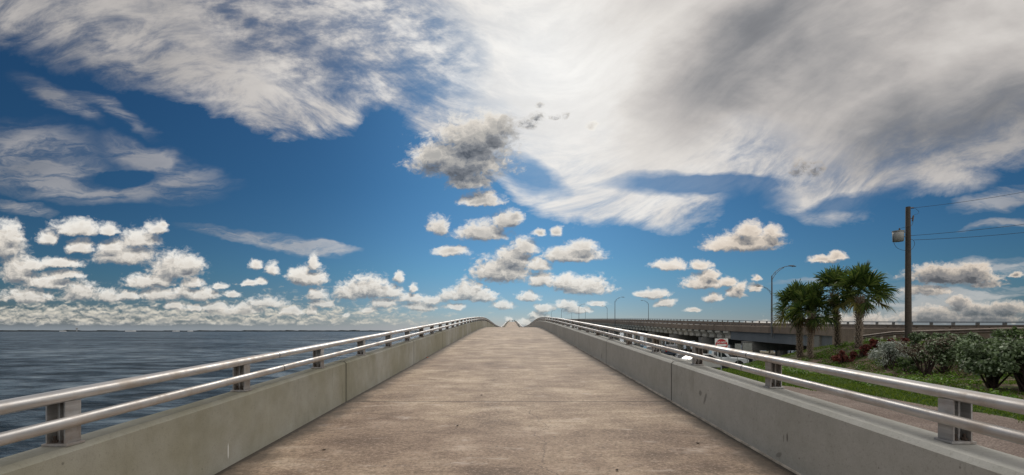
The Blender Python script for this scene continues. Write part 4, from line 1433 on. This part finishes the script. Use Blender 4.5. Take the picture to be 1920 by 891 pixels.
make_shrub("grey_shrub", 1842, 668, 110, 50, GREYG, "grey shrub in the back row behind the largest sea grape", "shrub", 29, 2600, 0.13, 14, 0.2, SH)
make_shrub("grey_shrub", 1910, 668, 110, 52, DARKG, "dark shrub in the back row at the right frame edge", "shrub", 30, 2600, 0.13, 14, 0.2, SH)
make_shrub("red_shrub", 1578, 682, 46, 26, REDL, "rust red leafy shrub nearest the palms, lowest on the slope", "shrub", 31, 1100, 0.17, 9, 0.2, SH, aspect=0.42)
make_shrub("red_shrub", 1615, 670, 42, 24, REDL, "dark red shrub between the rightmost palm and the silvery shrub", "shrub", 32, 1100, 0.17, 9, 0.2, SH, aspect=0.42)
make_shrub("red_shrub", 1645, 654, 50, 18, REDL, "red shrub row piece below the guardrail, right of the palms", "shrub", 33, 1000, 0.18, 9, 0.2, SH, aspect=0.42)
make_shrub("red_shrub", 1682, 652, 50, 18, REDL, "red shrub behind the silvery shrub, just left of the pole", "shrub", 34, 1000, 0.18, 9, 0.2, SH, aspect=0.42)
make_shrub("red_shrub", 1742, 672, 34, 16, REDL, "small red shrub right of the utility pole among grey leaves", "shrub", 35, 600, 0.15, 6, 0.2, SH, aspect=0.42)
mang = [(50, 52), (53, 64), (50, 76), (54, 88), (50, 47), (58, 100), (56, 57), (60, 74)]
ml = ["dark mangrove seen under the bridge behind the grey girder", "dark mangrove under the bridge behind the first pier", "dark mangrove under the bridge beyond the parked pickup", "dark mangrove far under the bridge beside the fourth pier",
      "dark mangrove by the abutment under the bridge", "farthest dark mangrove under the bridge", "tall dark mangrove behind the first bridge pier row", "tall dark mangrove behind the parked cars under the bridge"]
for k, (x, y) in enumerate(mang):
    rnd = random.Random(50 + k); rn = np.random.default_rng(50 + k)
    z = max(land(x, y), -0.2)
    root = empty("mangrove", (x, y, z), ml[k], "tree", "mangroves under the highway bridge")
    cen = [(rnd.uniform(-2.6, 2.6), rnd.uniform(-5.0, 5.0), rnd.uniform(0.8, 3.3), rnd.uniform(0.8, 1.3)) for _ in range(16)]
    m = MB(); leaves(m, cen, 2200, 0.32, rn); m.build("foliage", DARKG, root, fix=False)
    m = MB()
    for c in cen:
        m.tube([(c[0] * 0.3, c[1] * 0.5, -0.4), (c[0] * 0.6, c[1] * 0.8, c[2] * 0.5), c[:3]], [0.07, 0.05, 0.02], 5, caps=False)
    m.build("trunk", STEM, root, fix=False)

# ------------------------------------------------------------------ grass and ground cover
GRASS = mat_leaf("lawn_blades", (0.035, 0.07, 0.006), (0.085, 0.145, 0.012), (0.19, 0.25, 0.03), 0.6, 0.45)
rn = np.random.default_rng(5)


def blades(n, xr, yr, hmin, hmax, wid, mask, name, mat, label, lean=0.5):
    x = rn.uniform(*xr, n); y = yr[0] + (yr[1] - yr[0]) * rn.random(n) ** 1.6
    keep = np.array([mask(a, b) for a, b in zip(x, y)])
    x, y = x[keep], y[keep]; n = len(x)
    z = np.array([land(a, b) for a, b in zip(x, y)])
    a = rn.uniform(0, 2 * np.pi, n); h = rn.uniform(hmin, hmax, n)
    w = wid * (0.7 + 0.6 * rn.random(n)) * (1 + y / 25.0)
    dx, dy = np.cos(a) * w, np.sin(a) * w
    lx, ly = rn.normal(size=n) * h * lean, rn.normal(size=n) * h * lean
    V = np.stack([np.stack([x - dx, y - dy, z - 0.01], 1), np.stack([x + dx, y + dy, z - 0.01], 1), np.stack([x + lx, y + ly, z + h], 1)], 1).reshape(-1, 3)
    me = bpy.data.meshes.new(name)
    me.vertices.add(3 * n); me.vertices.foreach_set("co", V.ravel())
    me.loops.add(3 * n); me.loops.foreach_set("vertex_index", np.arange(3 * n, dtype=np.int32))
    me.polygons.add(n); me.polygons.foreach_set("loop_start", np.arange(0, 3 * n, 3, dtype=np.int32))
    me.update(); me.validate()
    me.materials.append(mat)
    o = bpy.data.objects.new(name, me); COL.objects.link(o)
    tag(o, label, "grass", kind="stuff")


blades(150000, (8.6, 27.2), (7, 46), 0.035, 0.085, 0.012, lambda a, b: a > road_edge(b) + 0.1 * math.sin(b * 9) + 0.12 * math.sin(a * 17 + b * 5) and (a < 13.6 + 0.16 * (b - 12) + 0.7 * math.sin(b * 0.8) or (math.sin(a * 1.9 + 2 * math.sin(b * 0.7)) + math.sin(b * 1.3 + a * 0.6) > -0.3)) and not (a > 26.3 and b > 37),
       "grass", GRASS, "short green lawn grass between gravel track and planting bed")
m = MB()
cen = []
for k in range(640):
    y = 9 + 27 * rn.random() ** 1.2; x = rn.uniform(12.5 + 0.16 * (y - 12), 26)
    if math.sin(x * 1.1 + 0.9 * y) + math.sin(y * 0.77 - x * 0.5) > -0.35:
        cen.append((x, y, land(x, y) + 0.06, rn.uniform(0.15, 0.38)))
leaves(m, cen, 26000, 0.12, rn, 0.5, 1.2)
tag(m.build("ground_cover", LIMEL, fix=False), "low lime green ground cover spreading between the shrubs", "ground cover", kind="stuff")

# ------------------------------------------------------------------ DO NOT ENTER sign and two blank sign backs
WHITE = simple("sign_white", (0.72, 0.72, 0.70), 0.45, 0, 0.08, 4.0)
RED = simple("sign_red", (0.42, 0.022, 0.025), 0.45, 0, 0.12, 4.0)


def text_mesh(body, size, align='CENTER'):
    cu = bpy.data.curves.new("sign_text", 'FONT')
    cu.body = body; cu.size = size; cu.align_x = align; cu.align_y = 'CENTER'; cu.extrude = 0.001; cu.offset = size * 0.018
    o = bpy.data.objects.new("sign_text", cu)
    COL.objects.link(o)
    dg = bpy.context.evaluated_depsgraph_get()
    me = bpy.data.meshes.new_from_object(o.evaluated_get(dg))
    bpy.data.objects.remove(o)
    return me


def make_sign():
    d = 28.5
    c = at(1353.3, 647.3, d)
    gx, gy = c.x, c.y + 0.05
    z = land(gx, gy)
    root = empty("road_sign", (gx, gy, z), "white square DO NOT ENTER sign with a red disc, behind the right railing", "sign", rz=0.0)
    s = 0.78
    cz = c.z - z
    m = MB(); m.box((0, 0.03, (cz + s / 2) / 2 - 0.15), (0.055, 0.045, cz + s / 2 + 0.3)); m.build("post", GALV, root)
    m = MB(); m.box((0, -0.01, cz), (s, 0.012, s)); p = m.build("panel", WHITE, root)
    m = MB()
    N = 48
    r = s * 0.465
    m.prism([(r * math.cos(2 * math.pi * k / N), cz + r * math.sin(2 * math.pi * k / N)) for k in range(N)], 'y', -0.022, -0.0165); m.build("red_disc", RED, p)
    m = MB(); m.box((0, -0.0265, cz), (s * 0.74, 0.004, s * 0.15)); m.build("white_bar", WHITE, p)
    for body, dz in (("DO NOT", s * 0.205), ("ENTER", -s * 0.205)):
        me = text_mesh(body, s * 0.185)
        me.materials.clear(); me.materials.append(WHITE)
        o = bpy.data.objects.new("lettering", me); COL.objects.link(o); o.parent = p
        o.rotation_euler = (math.pi / 2, 0, 0); o.location = (0, -0.0255, cz + dz)
    return root


make_sign()
for px, py, w, hgt, lb in [(1401.5, 650, 17, 13, "larger blank grey sign back under the bridge, right of the red sign"), (1383.5, 650, 11, 11, "smaller blank grey sign back next to the red sign")]:
    d = 46.0
    c = at(px, py, d); z = land(c.x, c.y)
    root = empty("sign_back", (c.x, c.y, z), lb, "sign", "blank sign backs")
    m = MB(); m.box((0, 0, c.z - z), (far_size(w, d), 0.02, far_size(hgt, d))); m.build("panel", CANGREY, root)
    m = MB(); m.box((0, 0.03, (c.z - z) / 2), (0.06, 0.03, c.z - z)); m.build("post", GALV, root)

# ------------------------------------------------------------------ parked vehicles
GLASS, gn, gb = material("car_glass")
gb.inputs['Base Color'].default_value = (0.015, 0.02, 0.025, 1); gb.inputs['Roughness'].default_value = 0.05
gb.inputs['Coat Weight'].default_value = 0.6
TYRE = simple("tyre_rubber", (0.02, 0.02, 0.02), 0.85, 0, 0.2, 9.0)
RIM = simple("wheel_rim", (0.45, 0.46, 0.47), 0.35, 0.8, 0.1, 9.0)
HEADL = simple("headlight_glass", (0.7, 0.72, 0.72), 0.15, 0, 0.05, 9.0)
TAILL = simple("tail_light", (0.30, 0.015, 0.015), 0.2, 0, 0.1, 9.0)
CHROME = simple("chrome", (0.7, 0.7, 0.7), 0.15, 1.0, 0.05, 9.0)


def make_vehicle(name, kind, paint, x, y, rz, label, cat):
    """kind: pickup, sedan, suv; nose along +x"""
    root = empty(name, (x, y, land(x, y) + 0.02), label, cat, "vehicles parked under the highway bridge", rz)
    if kind == "pickup":
        L, W, belt = 5.3, 1.95, 1.12
        lower = [(-2.65, 0.50), (-2.65, 1.08), (-0.85, 1.10), (0.75, 1.12), (2.35, 1.04), (2.62, 0.92), (2.65, 0.52), (2.2, 0.38), (-2.2, 0.40)]
        cab = [(-0.82, 1.10), (-0.66, 1.78), (-0.52, 1.83), (0.30, 1.83), (0.45, 1.79), (0.98, 1.12)]
        win = [(-0.62, 1.18), (-0.53, 1.70), (0.26, 1.72), (0.70, 1.18)]
        wheels = (-1.65, 1.72); wr = 0.40
    elif kind == "sedan":
        L, W, belt = 4.7, 1.80, 0.92
        lower = [(-2.32, 0.40), (-2.35, 0.86), (-2.20, 0.96), (-1.4, 0.98), (1.0, 0.94), (1.95, 0.84), (2.28, 0.70), (2.34, 0.42), (2.0, 0.26), (-2.0, 0.26)]
        cab = [(-1.75, 0.97), (-1.05, 1.36), (-0.60, 1.44), (0.10, 1.44), (0.45, 1.38), (1.25, 0.93)]
        win = [(-1.35, 1.00), (-0.90, 1.32), (0.18, 1.36), (0.88, 0.99)]
        wheels = (-1.40, 1.42); wr = 0.33
    else:
        L, W, belt = 4.7, 1.88, 1.08
        lower = [(-2.32, 0.46), (-2.35, 1.05), (-2.25, 1.12), (0.9, 1.08), (2.05, 0.98), (2.30, 0.82), (2.34, 0.46), (2.0, 0.32), (-2.0, 0.32)]
        cab = [(-2.24, 1.11), (-2.02, 1.66), (-1.80, 1.74), (0.20, 1.74), (0.42, 1.69), (1.10, 1.08)]
        win = [(-1.95, 1.15), (-1.80, 1.62), (0.22, 1.63), (0.80, 1.14)]
        wheels = (-1.42, 1.45); wr = 0.38
    m = MB()
    n = len(lower)
    # body with tumblehome: rows across the width
    rows = [(-W / 2, 0.90), (-W / 2 + 0.02, 1.0), (-W * 0.46, 1.0)]
    m.prism(lower, 'y', -W / 2, W / 2)
    body = m.build("body", paint, root, bevel=0.06)
    m = MB()
    zb = min(p[1] for p in cab); zt = max(p[1] for p in cab)
    def yw(z):
        return W / 2 - 0.05 - 0.16 * (z - zb) / (zt - zb)
    k = len(cab)
    vs = [(px_, -yw(pz), pz) for px_, pz in cab] + [(px_, yw(pz), pz) for px_, pz in cab]
    m.add(vs, [tuple(range(k)), tuple(reversed(range(k, 2 * k)))] + [(i, (i + 1) % k, k + (i + 1) % k, k + i) for i in range(k)])
    m.build("cab", paint, root, bevel=0.03)
    for sg in (-1, 1):
        m = MB()
        m.add([(px_, sg * (yw(pz) + 0.012), pz) for px_, pz in win] + [(px_, sg * (yw(pz) - 0.02), pz) for px_, pz in win],
              [(0, 1, 2, 3), (7, 6, 5, 4)] + [(i, (i + 1) % 4, 4 + (i + 1) % 4, 4 + i) for i in range(4)])
        w_ = m.build("side_window", GLASS, root)
        m = MB(); mx = (win[1][0] + win[2][0]) / 2 - 0.05
        m.add([(mx - 0.04, sg * (yw(win[0][1]) + 0.016), win[0][1]), (mx + 0.04, sg * (yw(win[0][1]) + 0.016), win[0][1]), (mx + 0.04, sg * (yw(win[1][1]) + 0.016), win[1][1]), (mx - 0.04, sg * (yw(win[1][1]) + 0.016), win[1][1])], [(0, 1, 2, 3)])
        m.build("pillar", paint, w_)
    a, b_ = cab[-1], cab[-2]
    def slab(p, q, nm, out):
        m = MB()
        d = Vector((q[0] - p[0], 0, q[1] - p[1])); nn = Vector((d.z, 0, -d.x)).normalized() * out
        P = [Vector((p[0], 0, p[1])) + d * t for t in (0.10, 0.92)]
        vs = []
        for sg2 in (0.014, -0.02):
            for q2 in P:
                for sy in (-1, 1):
                    v = q2 + nn * sg2; vs.append((v.x, sy * (yw(q2.z) - 0.07), v.z))
        m.add(vs, [(0, 1, 3, 2), (4, 6, 7, 5), (0, 2, 6, 4), (1, 5, 7, 3), (0, 4, 5, 1), (2, 3, 7, 6)])
        m.build(nm, GLASS, root)
    slab(a, b_, "windscreen", 1)
    slab(cab[0], cab[1], "rear_window", -1)
    for sg in (-1, 1):
        m = MB(); m.box((L / 2 - 0.05, sg * (W / 2 - 0.30), belt - 0.28), (0.10, 0.34, 0.17)); m.build("headlight", HEADL, root, bevel=0.02)
        m = MB(); m.box((-L / 2 + 0.03, sg * (W / 2 - 0.14), belt - 0.18), (0.10, 0.18, 0.26)); m.build("tail_light", TAILL, root, bevel=0.02)
        m = MB(); m.box((0.75, sg * (W / 2 + 0.05), belt + 0.10), (0.12, 0.16, 0.13)); m.build("mirror", paint, root, bevel=0.02)
        for wx in wheels:
            e = empty("wheel", (wx, sg * (W / 2 - 0.13), wr)); e.parent = root
            m = MB(); m.tube([(0, -0.12, 0), (0, -0.09, 0), (0, 0.09, 0), (0, 0.12, 0)], [wr - 0.04, wr, wr, wr - 0.04], 22); m.build("tyre", TYRE, e)
            m = MB(); m.tube([(0, -0.13, 0), (0, 0.13, 0)], wr * 0.60, 18); m.build("rim", RIM, e)
            m = MB(); m.tube([(0, -0.105, 0), (0, 0.105, 0)], wr + 0.055, 22); m.build("wheel_arch", TYRE, body, loc=(wx, sg * (W / 2 - 0.10), wr + 0.02))
    m = MB(); m.box((L / 2 + 0.02, 0, 0.52), (0.14, W - 0.05, 0.20)); m.build("front_bumper", CHROME if kind == "pickup" else paint, root, bevel=0.03)
    m = MB(); m.box((-L / 2 - 0.01, 0, 0.52), (0.12, W - 0.05, 0.18)); m.build("rear_bumper", CHROME if kind == "pickup" else paint, root, bevel=0.03)
    if kind == "pickup":
        m = MB(); m.box((L / 2 + 0.012, 0, 0.80), (0.03, 1.15, 0.26)); m.build("grille", BLACK, root)
        m = MB(); m.box((-1.75, 0, 1.092), (1.65, W - 0.22, 0.012)); m.build("bed_floor", BLACK, root)
    return root


P_WB = mat_paint("pickup_white", (0.62, 0.66, 0.68)); P_W = mat_paint("car_white", (0.50, 0.50, 0.49), 0.55); P_D = mat_paint("car_dark_blue", (0.03, 0.045, 0.07)); P_S = mat_paint("car_silver", (0.30, 0.32, 0.34), 0.45, 0.3)
make_vehicle("pickup_truck", "pickup", P_WB, 20.6, 48.0, math.radians(-12), "white and blue pickup truck parked on the grass edge, nose to the right", "pickup truck")
q = at(1328, 692, 44); make_vehicle("parked_car", "sedan", P_W, 17.0, 42.5, math.radians(8), "white sedan half hidden by the right parapet, left of the pickup", "car")
make_vehicle("parked_car", "sedan", P_S, 18.6, 52.0, math.radians(75), "silver sedan behind the parapet joint, left of the white sedan", "car")
make_vehicle("parked_car", "suv", P_D, 23.0, 70.0, math.radians(80), "dark blue utility vehicle far under the highway bridge", "car")
make_vehicle("parked_car", "suv", P_W, 20.2, 70.5, math.radians(85), "white utility vehicle left of the dark blue one under the bridge", "car")

# ------------------------------------------------------------------ far shore with its few buildings
SHORE = simple("far_trees", (0.020, 0.028, 0.030), 0.9, 0, 0.3, 0.02)
rs = random.Random(9)
mb = MB()
DSH = 5200.0
pts = []
x = -6800.0
while x < 7500:
    hgt = 8 + 5 * (0.5 + 0.5 * math.sin(x * 0.0021)) * rs.random() + 6 * rs.random() ** 3
    pts.append((x, hgt)); x += rs.uniform(18, 46)
vs = []
for x, h in pts:
    y = DSH + 250 * math.sin(x * 0.0007) - (x / 9000.0) ** 2 * 900
    vs += [(x, y, 0.0), (x, y + 12, h), (x, y + 160, h * 0.9), (x, y + 220, 0.0)]
mb.add(vs, [(4 * i + k, 4 * i + k + 1, 4 * i + 5 + k, 4 * i + 4 + k) for i in range(len(pts) - 1) for k in range(3)])
tag(mb.build("far_shore", SHORE), "thin dark wooded shore on the horizon", "shore", kind="structure")
SHW = simple("shore_white_wall", (0.75, 0.74, 0.70), 0.7, 0, 0.05, 0.1)
SHR = simple("shore_grey_roof", (0.35, 0.35, 0.34), 0.7, 0, 0.05, 0.1)
for px, wpx, hpx, lb in [(245, 21, 1.7, "widest white building on the far shore"), (330, 12, 1.3, "white building on the far shore, right of the widest one"), (118, 9, 1.3, "small white building on the far shore left of the tower"), (357, 8, 1.5, "small pale building on the far shore nearest the left railing")]:
    d = 4700.0
    c = at(px, 621, d)
    root = empty("shore_building", (c.x, d, 0), lb, "building", "white buildings on the far shore")
    w, hh = far_size(wpx * 0.7, d), far_size(hpx, d) * 0.7 + 1.5
    m = MB(); m.box((0, 0, hh / 2), (w, 40, hh)); m.build("wall", SHW, root)
    m = MB(); m.prism([(-w / 2 - 1, hh), (w / 2 + 1, hh), (w / 2 - 8, hh + 3), (-w / 2 + 8, hh + 3)], 'y', -21, 21); m.build("roof", SHR, root)
d = 4700.0
c = at(144, 621, d)
root = empty("water_tower", (c.x, d, 0), "tiny grey tower rising from the far shore at left", "tower")
m = MB(); m.tube([(0, 0, 0), (0, 0, 28)], 4.0, 10); m.build("stem", SHR, root)
m = MB(); m.tube([(0, 0, 26), (0, 0, 29), (0, 0, 36), (0, 0, 38)], [4, 9, 9, 3], 14); m.build("tank", SHR, root)

# ------------------------------------------------------------------ people on the far crest of the path
CL = [simple("dark_clothes", (0.03, 0.03, 0.04), 0.9), simple("brown_clothes", (0.09, 0.06, 0.045), 0.9), simple("blue_clothes", (0.04, 0.06, 0.10), 0.9)]
SKIN = simple("skin", (0.32, 0.2, 0.14), 0.6)
HAIR = simple("dark_hair", (0.02, 0.015, 0.012), 0.7)


def make_person(x, y, h, mat, facing, label, step):
    root = empty("person", (x, y, deck_z(y) + 0.005), label, "person", "people on the far crest", facing)
    s = h / 1.75
    me = bpy.data.meshes.new("body")
    V = [(0, 0, 0.95), (0, 0, 1.15), (0, 0, 1.38), (0, 0, 1.50), (0, 0.015, 1.60), (0, 0.02, 1.70),
         (0.18, 0, 1.40), (0.23, 0.02 - step * 0.06, 1.13), (0.22, 0.08 - step * 0.10, 0.88), (0.22, 0.10 - step * 0.1, 0.78),
         (-0.18, 0, 1.40), (-0.23, 0.02 + step * 0.06, 1.13), (-0.22, 0.08 + step * 0.10, 0.88), (-0.22, 0.10 + step * 0.1, 0.78),
         (0.09, 0, 0.88), (0.10, 0.03 + step * 0.12, 0.50), (0.10, step * 0.16, 0.08), (0.10, 0.13 + step * 0.16, 0.035),
         (-0.09, 0, 0.88), (-0.10, 0.03 - step * 0.12, 0.50), (-0.10, -step * 0.16, 0.08), (-0.10, 0.13 - step * 0.16, 0.035)]
    Ed = [(0, 1), (1, 2), (2, 3), (3, 4), (4, 5), (2, 6), (6, 7), (7, 8), (8, 9), (2, 10), (10, 11), (11, 12), (12, 13), (0, 14), (14, 15), (15, 16), (16, 17), (0, 18), (18, 19), (19, 20), (20, 21)]
    Rr = [.15, .135, .15, .06, .095, .085, .065, .05, .036, .035, .065, .05, .036, .035, .09, .065, .05, .04, .09, .065, .05, .04]
    me.from_pydata([tuple(c * s for c in v) for v in V], Ed, [])
    o = bpy.data.objects.new("body", me); COL.objects.link(o)
    o.modifiers.new("skin", 'SKIN')
    for i, r in enumerate(Rr):
        me.skin_vertices[0].data[i].radius = (r * s, r * s * (0.72 if i < 3 else 1.0))
    me.skin_vertices[0].data[0].use_root = True
    o.modifiers.new("sub", 'SUBSURF').levels = 1
    dg = bpy.context.evaluated_depsgraph_get()
    nm = bpy.data.meshes.new_from_object(o.evaluated_get(dg))
    bpy.data.objects.remove(o)
    nm.materials.clear(); nm.materials.append(mat); nm.materials.append(SKIN)
    for p in nm.polygons:
        z = p.center.z / s
        p.material_index = 1 if z > 1.46 or (abs(p.center.x) > 0.19 * s and z < 0.9) else 0
        p.use_smooth = True
    b = bpy.data.objects.new("body", nm); COL.objects.link(b); b.parent = root
    m = MB()
    m.tube([(0, 0.0, 1.66 * s), (0, 0.0, 1.72 * s), (0, 0, 1.77 * s), (0, 0, 1.79 * s)], [0.09 * s, 0.105 * s, 0.08 * s, 0.03 * s], 10)
    m.build("hair", HAIR, root)


for k, (dx, h, st, lb) in enumerate([(-2.3, 1.7, 0, "person in dark clothes leaning at the left end of the far crest"), (-1.55, 1.65, 1, "person in brown walking second from left on the far crest"),
                                     (-0.1, 1.78, 1, "person in dark clothes left of the middle pair on the far crest"), (0.55, 1.7, -1, "person in blue right of the middle pair on the far crest"),
                                     (1.7, 1.62, 1, "person in brown second from right on the far crest"), (2.25, 1.7, 0, "person in dark clothes at the right end of the far crest")]):
    make_person(dx, 413 + (k % 3) * 1.2, h, CL[[0, 1, 0, 2, 1, 0][k]], [0.3, 3.1, 0.1, 3.0, 0.2, 3.4][k], lb, st)

# ------------------------------------------------------------------ litter on the path
ORANGE = simple("orange_scrap", (0.55, 0.11, 0.02), 0.7)
DRY = simple("dry_leaf", (0.05, 0.035, 0.025), 0.9, 0, 0.4, 30)


def path_hit(px, py):
    d = 3.5
    while d < 60:
        if E + (621.0 - py) / F * d <= deck_z(d):
            break
        d += 0.02
    return (px - 960) / F * d, d, deck_z(d)


def scrap(name, px, py, size, mat, label, cat, seed, group=None):
    r = random.Random(seed)
    x, y, z = path_hit(px, py)
    m = MB()
    n = 9
    P = [(size * (1 if k % 2 else 0.75) * r.uniform(0.7, 1.0) * math.cos(2 * math.pi * k / n), size * 0.6 * r.uniform(0.7, 1.0) * math.sin(2 * math.pi * k / n), size * r.uniform(0.05, 0.35)) for k in range(n)]
    top = [(0, 0, size * 0.12)] + P
    bot = [(p[0], p[1], p[2] - 0.004) for p in top]
    m.add(top + bot, [(0, 1 + k, 1 + (k + 1) % n) for k in range(n)] + [(n + 1, n + 2 + (k + 1) % n, n + 2 + k) for k in range(n)] + [(1 + k, n + 2 + k, n + 2 + (k + 1) % n, 1 + (k + 1) % n) for k in range(n)])
    o = m.build(name, mat, None, loc=(x, y, z + 0.006))
    o.rotation_euler = (0, 0, r.uniform(0, 6))
    tag(o, label, cat, group)


scrap("orange_scrap", 801, 671, 0.07, ORANGE, "small bright orange scrap lying at the foot of the left parapet", "litter", 1)
for k, (px, py, lb) in enumerate([(607, 845, "dry dark leaf on the path nearest the left wall"), (858, 799, "dry dark leaf left of the path centre"), (1308, 832, "dry dark leaf near the right wall foot"),
                                  (1157, 884, "dry dark leaf at the bottom edge of the picture"), (903, 742, "small dry leaf on the path just beyond the near joint")]):
    scrap("dry_leaf", px, py, 0.028, DRY, lb, "leaf", 60 + k, "dry leaves on the path")
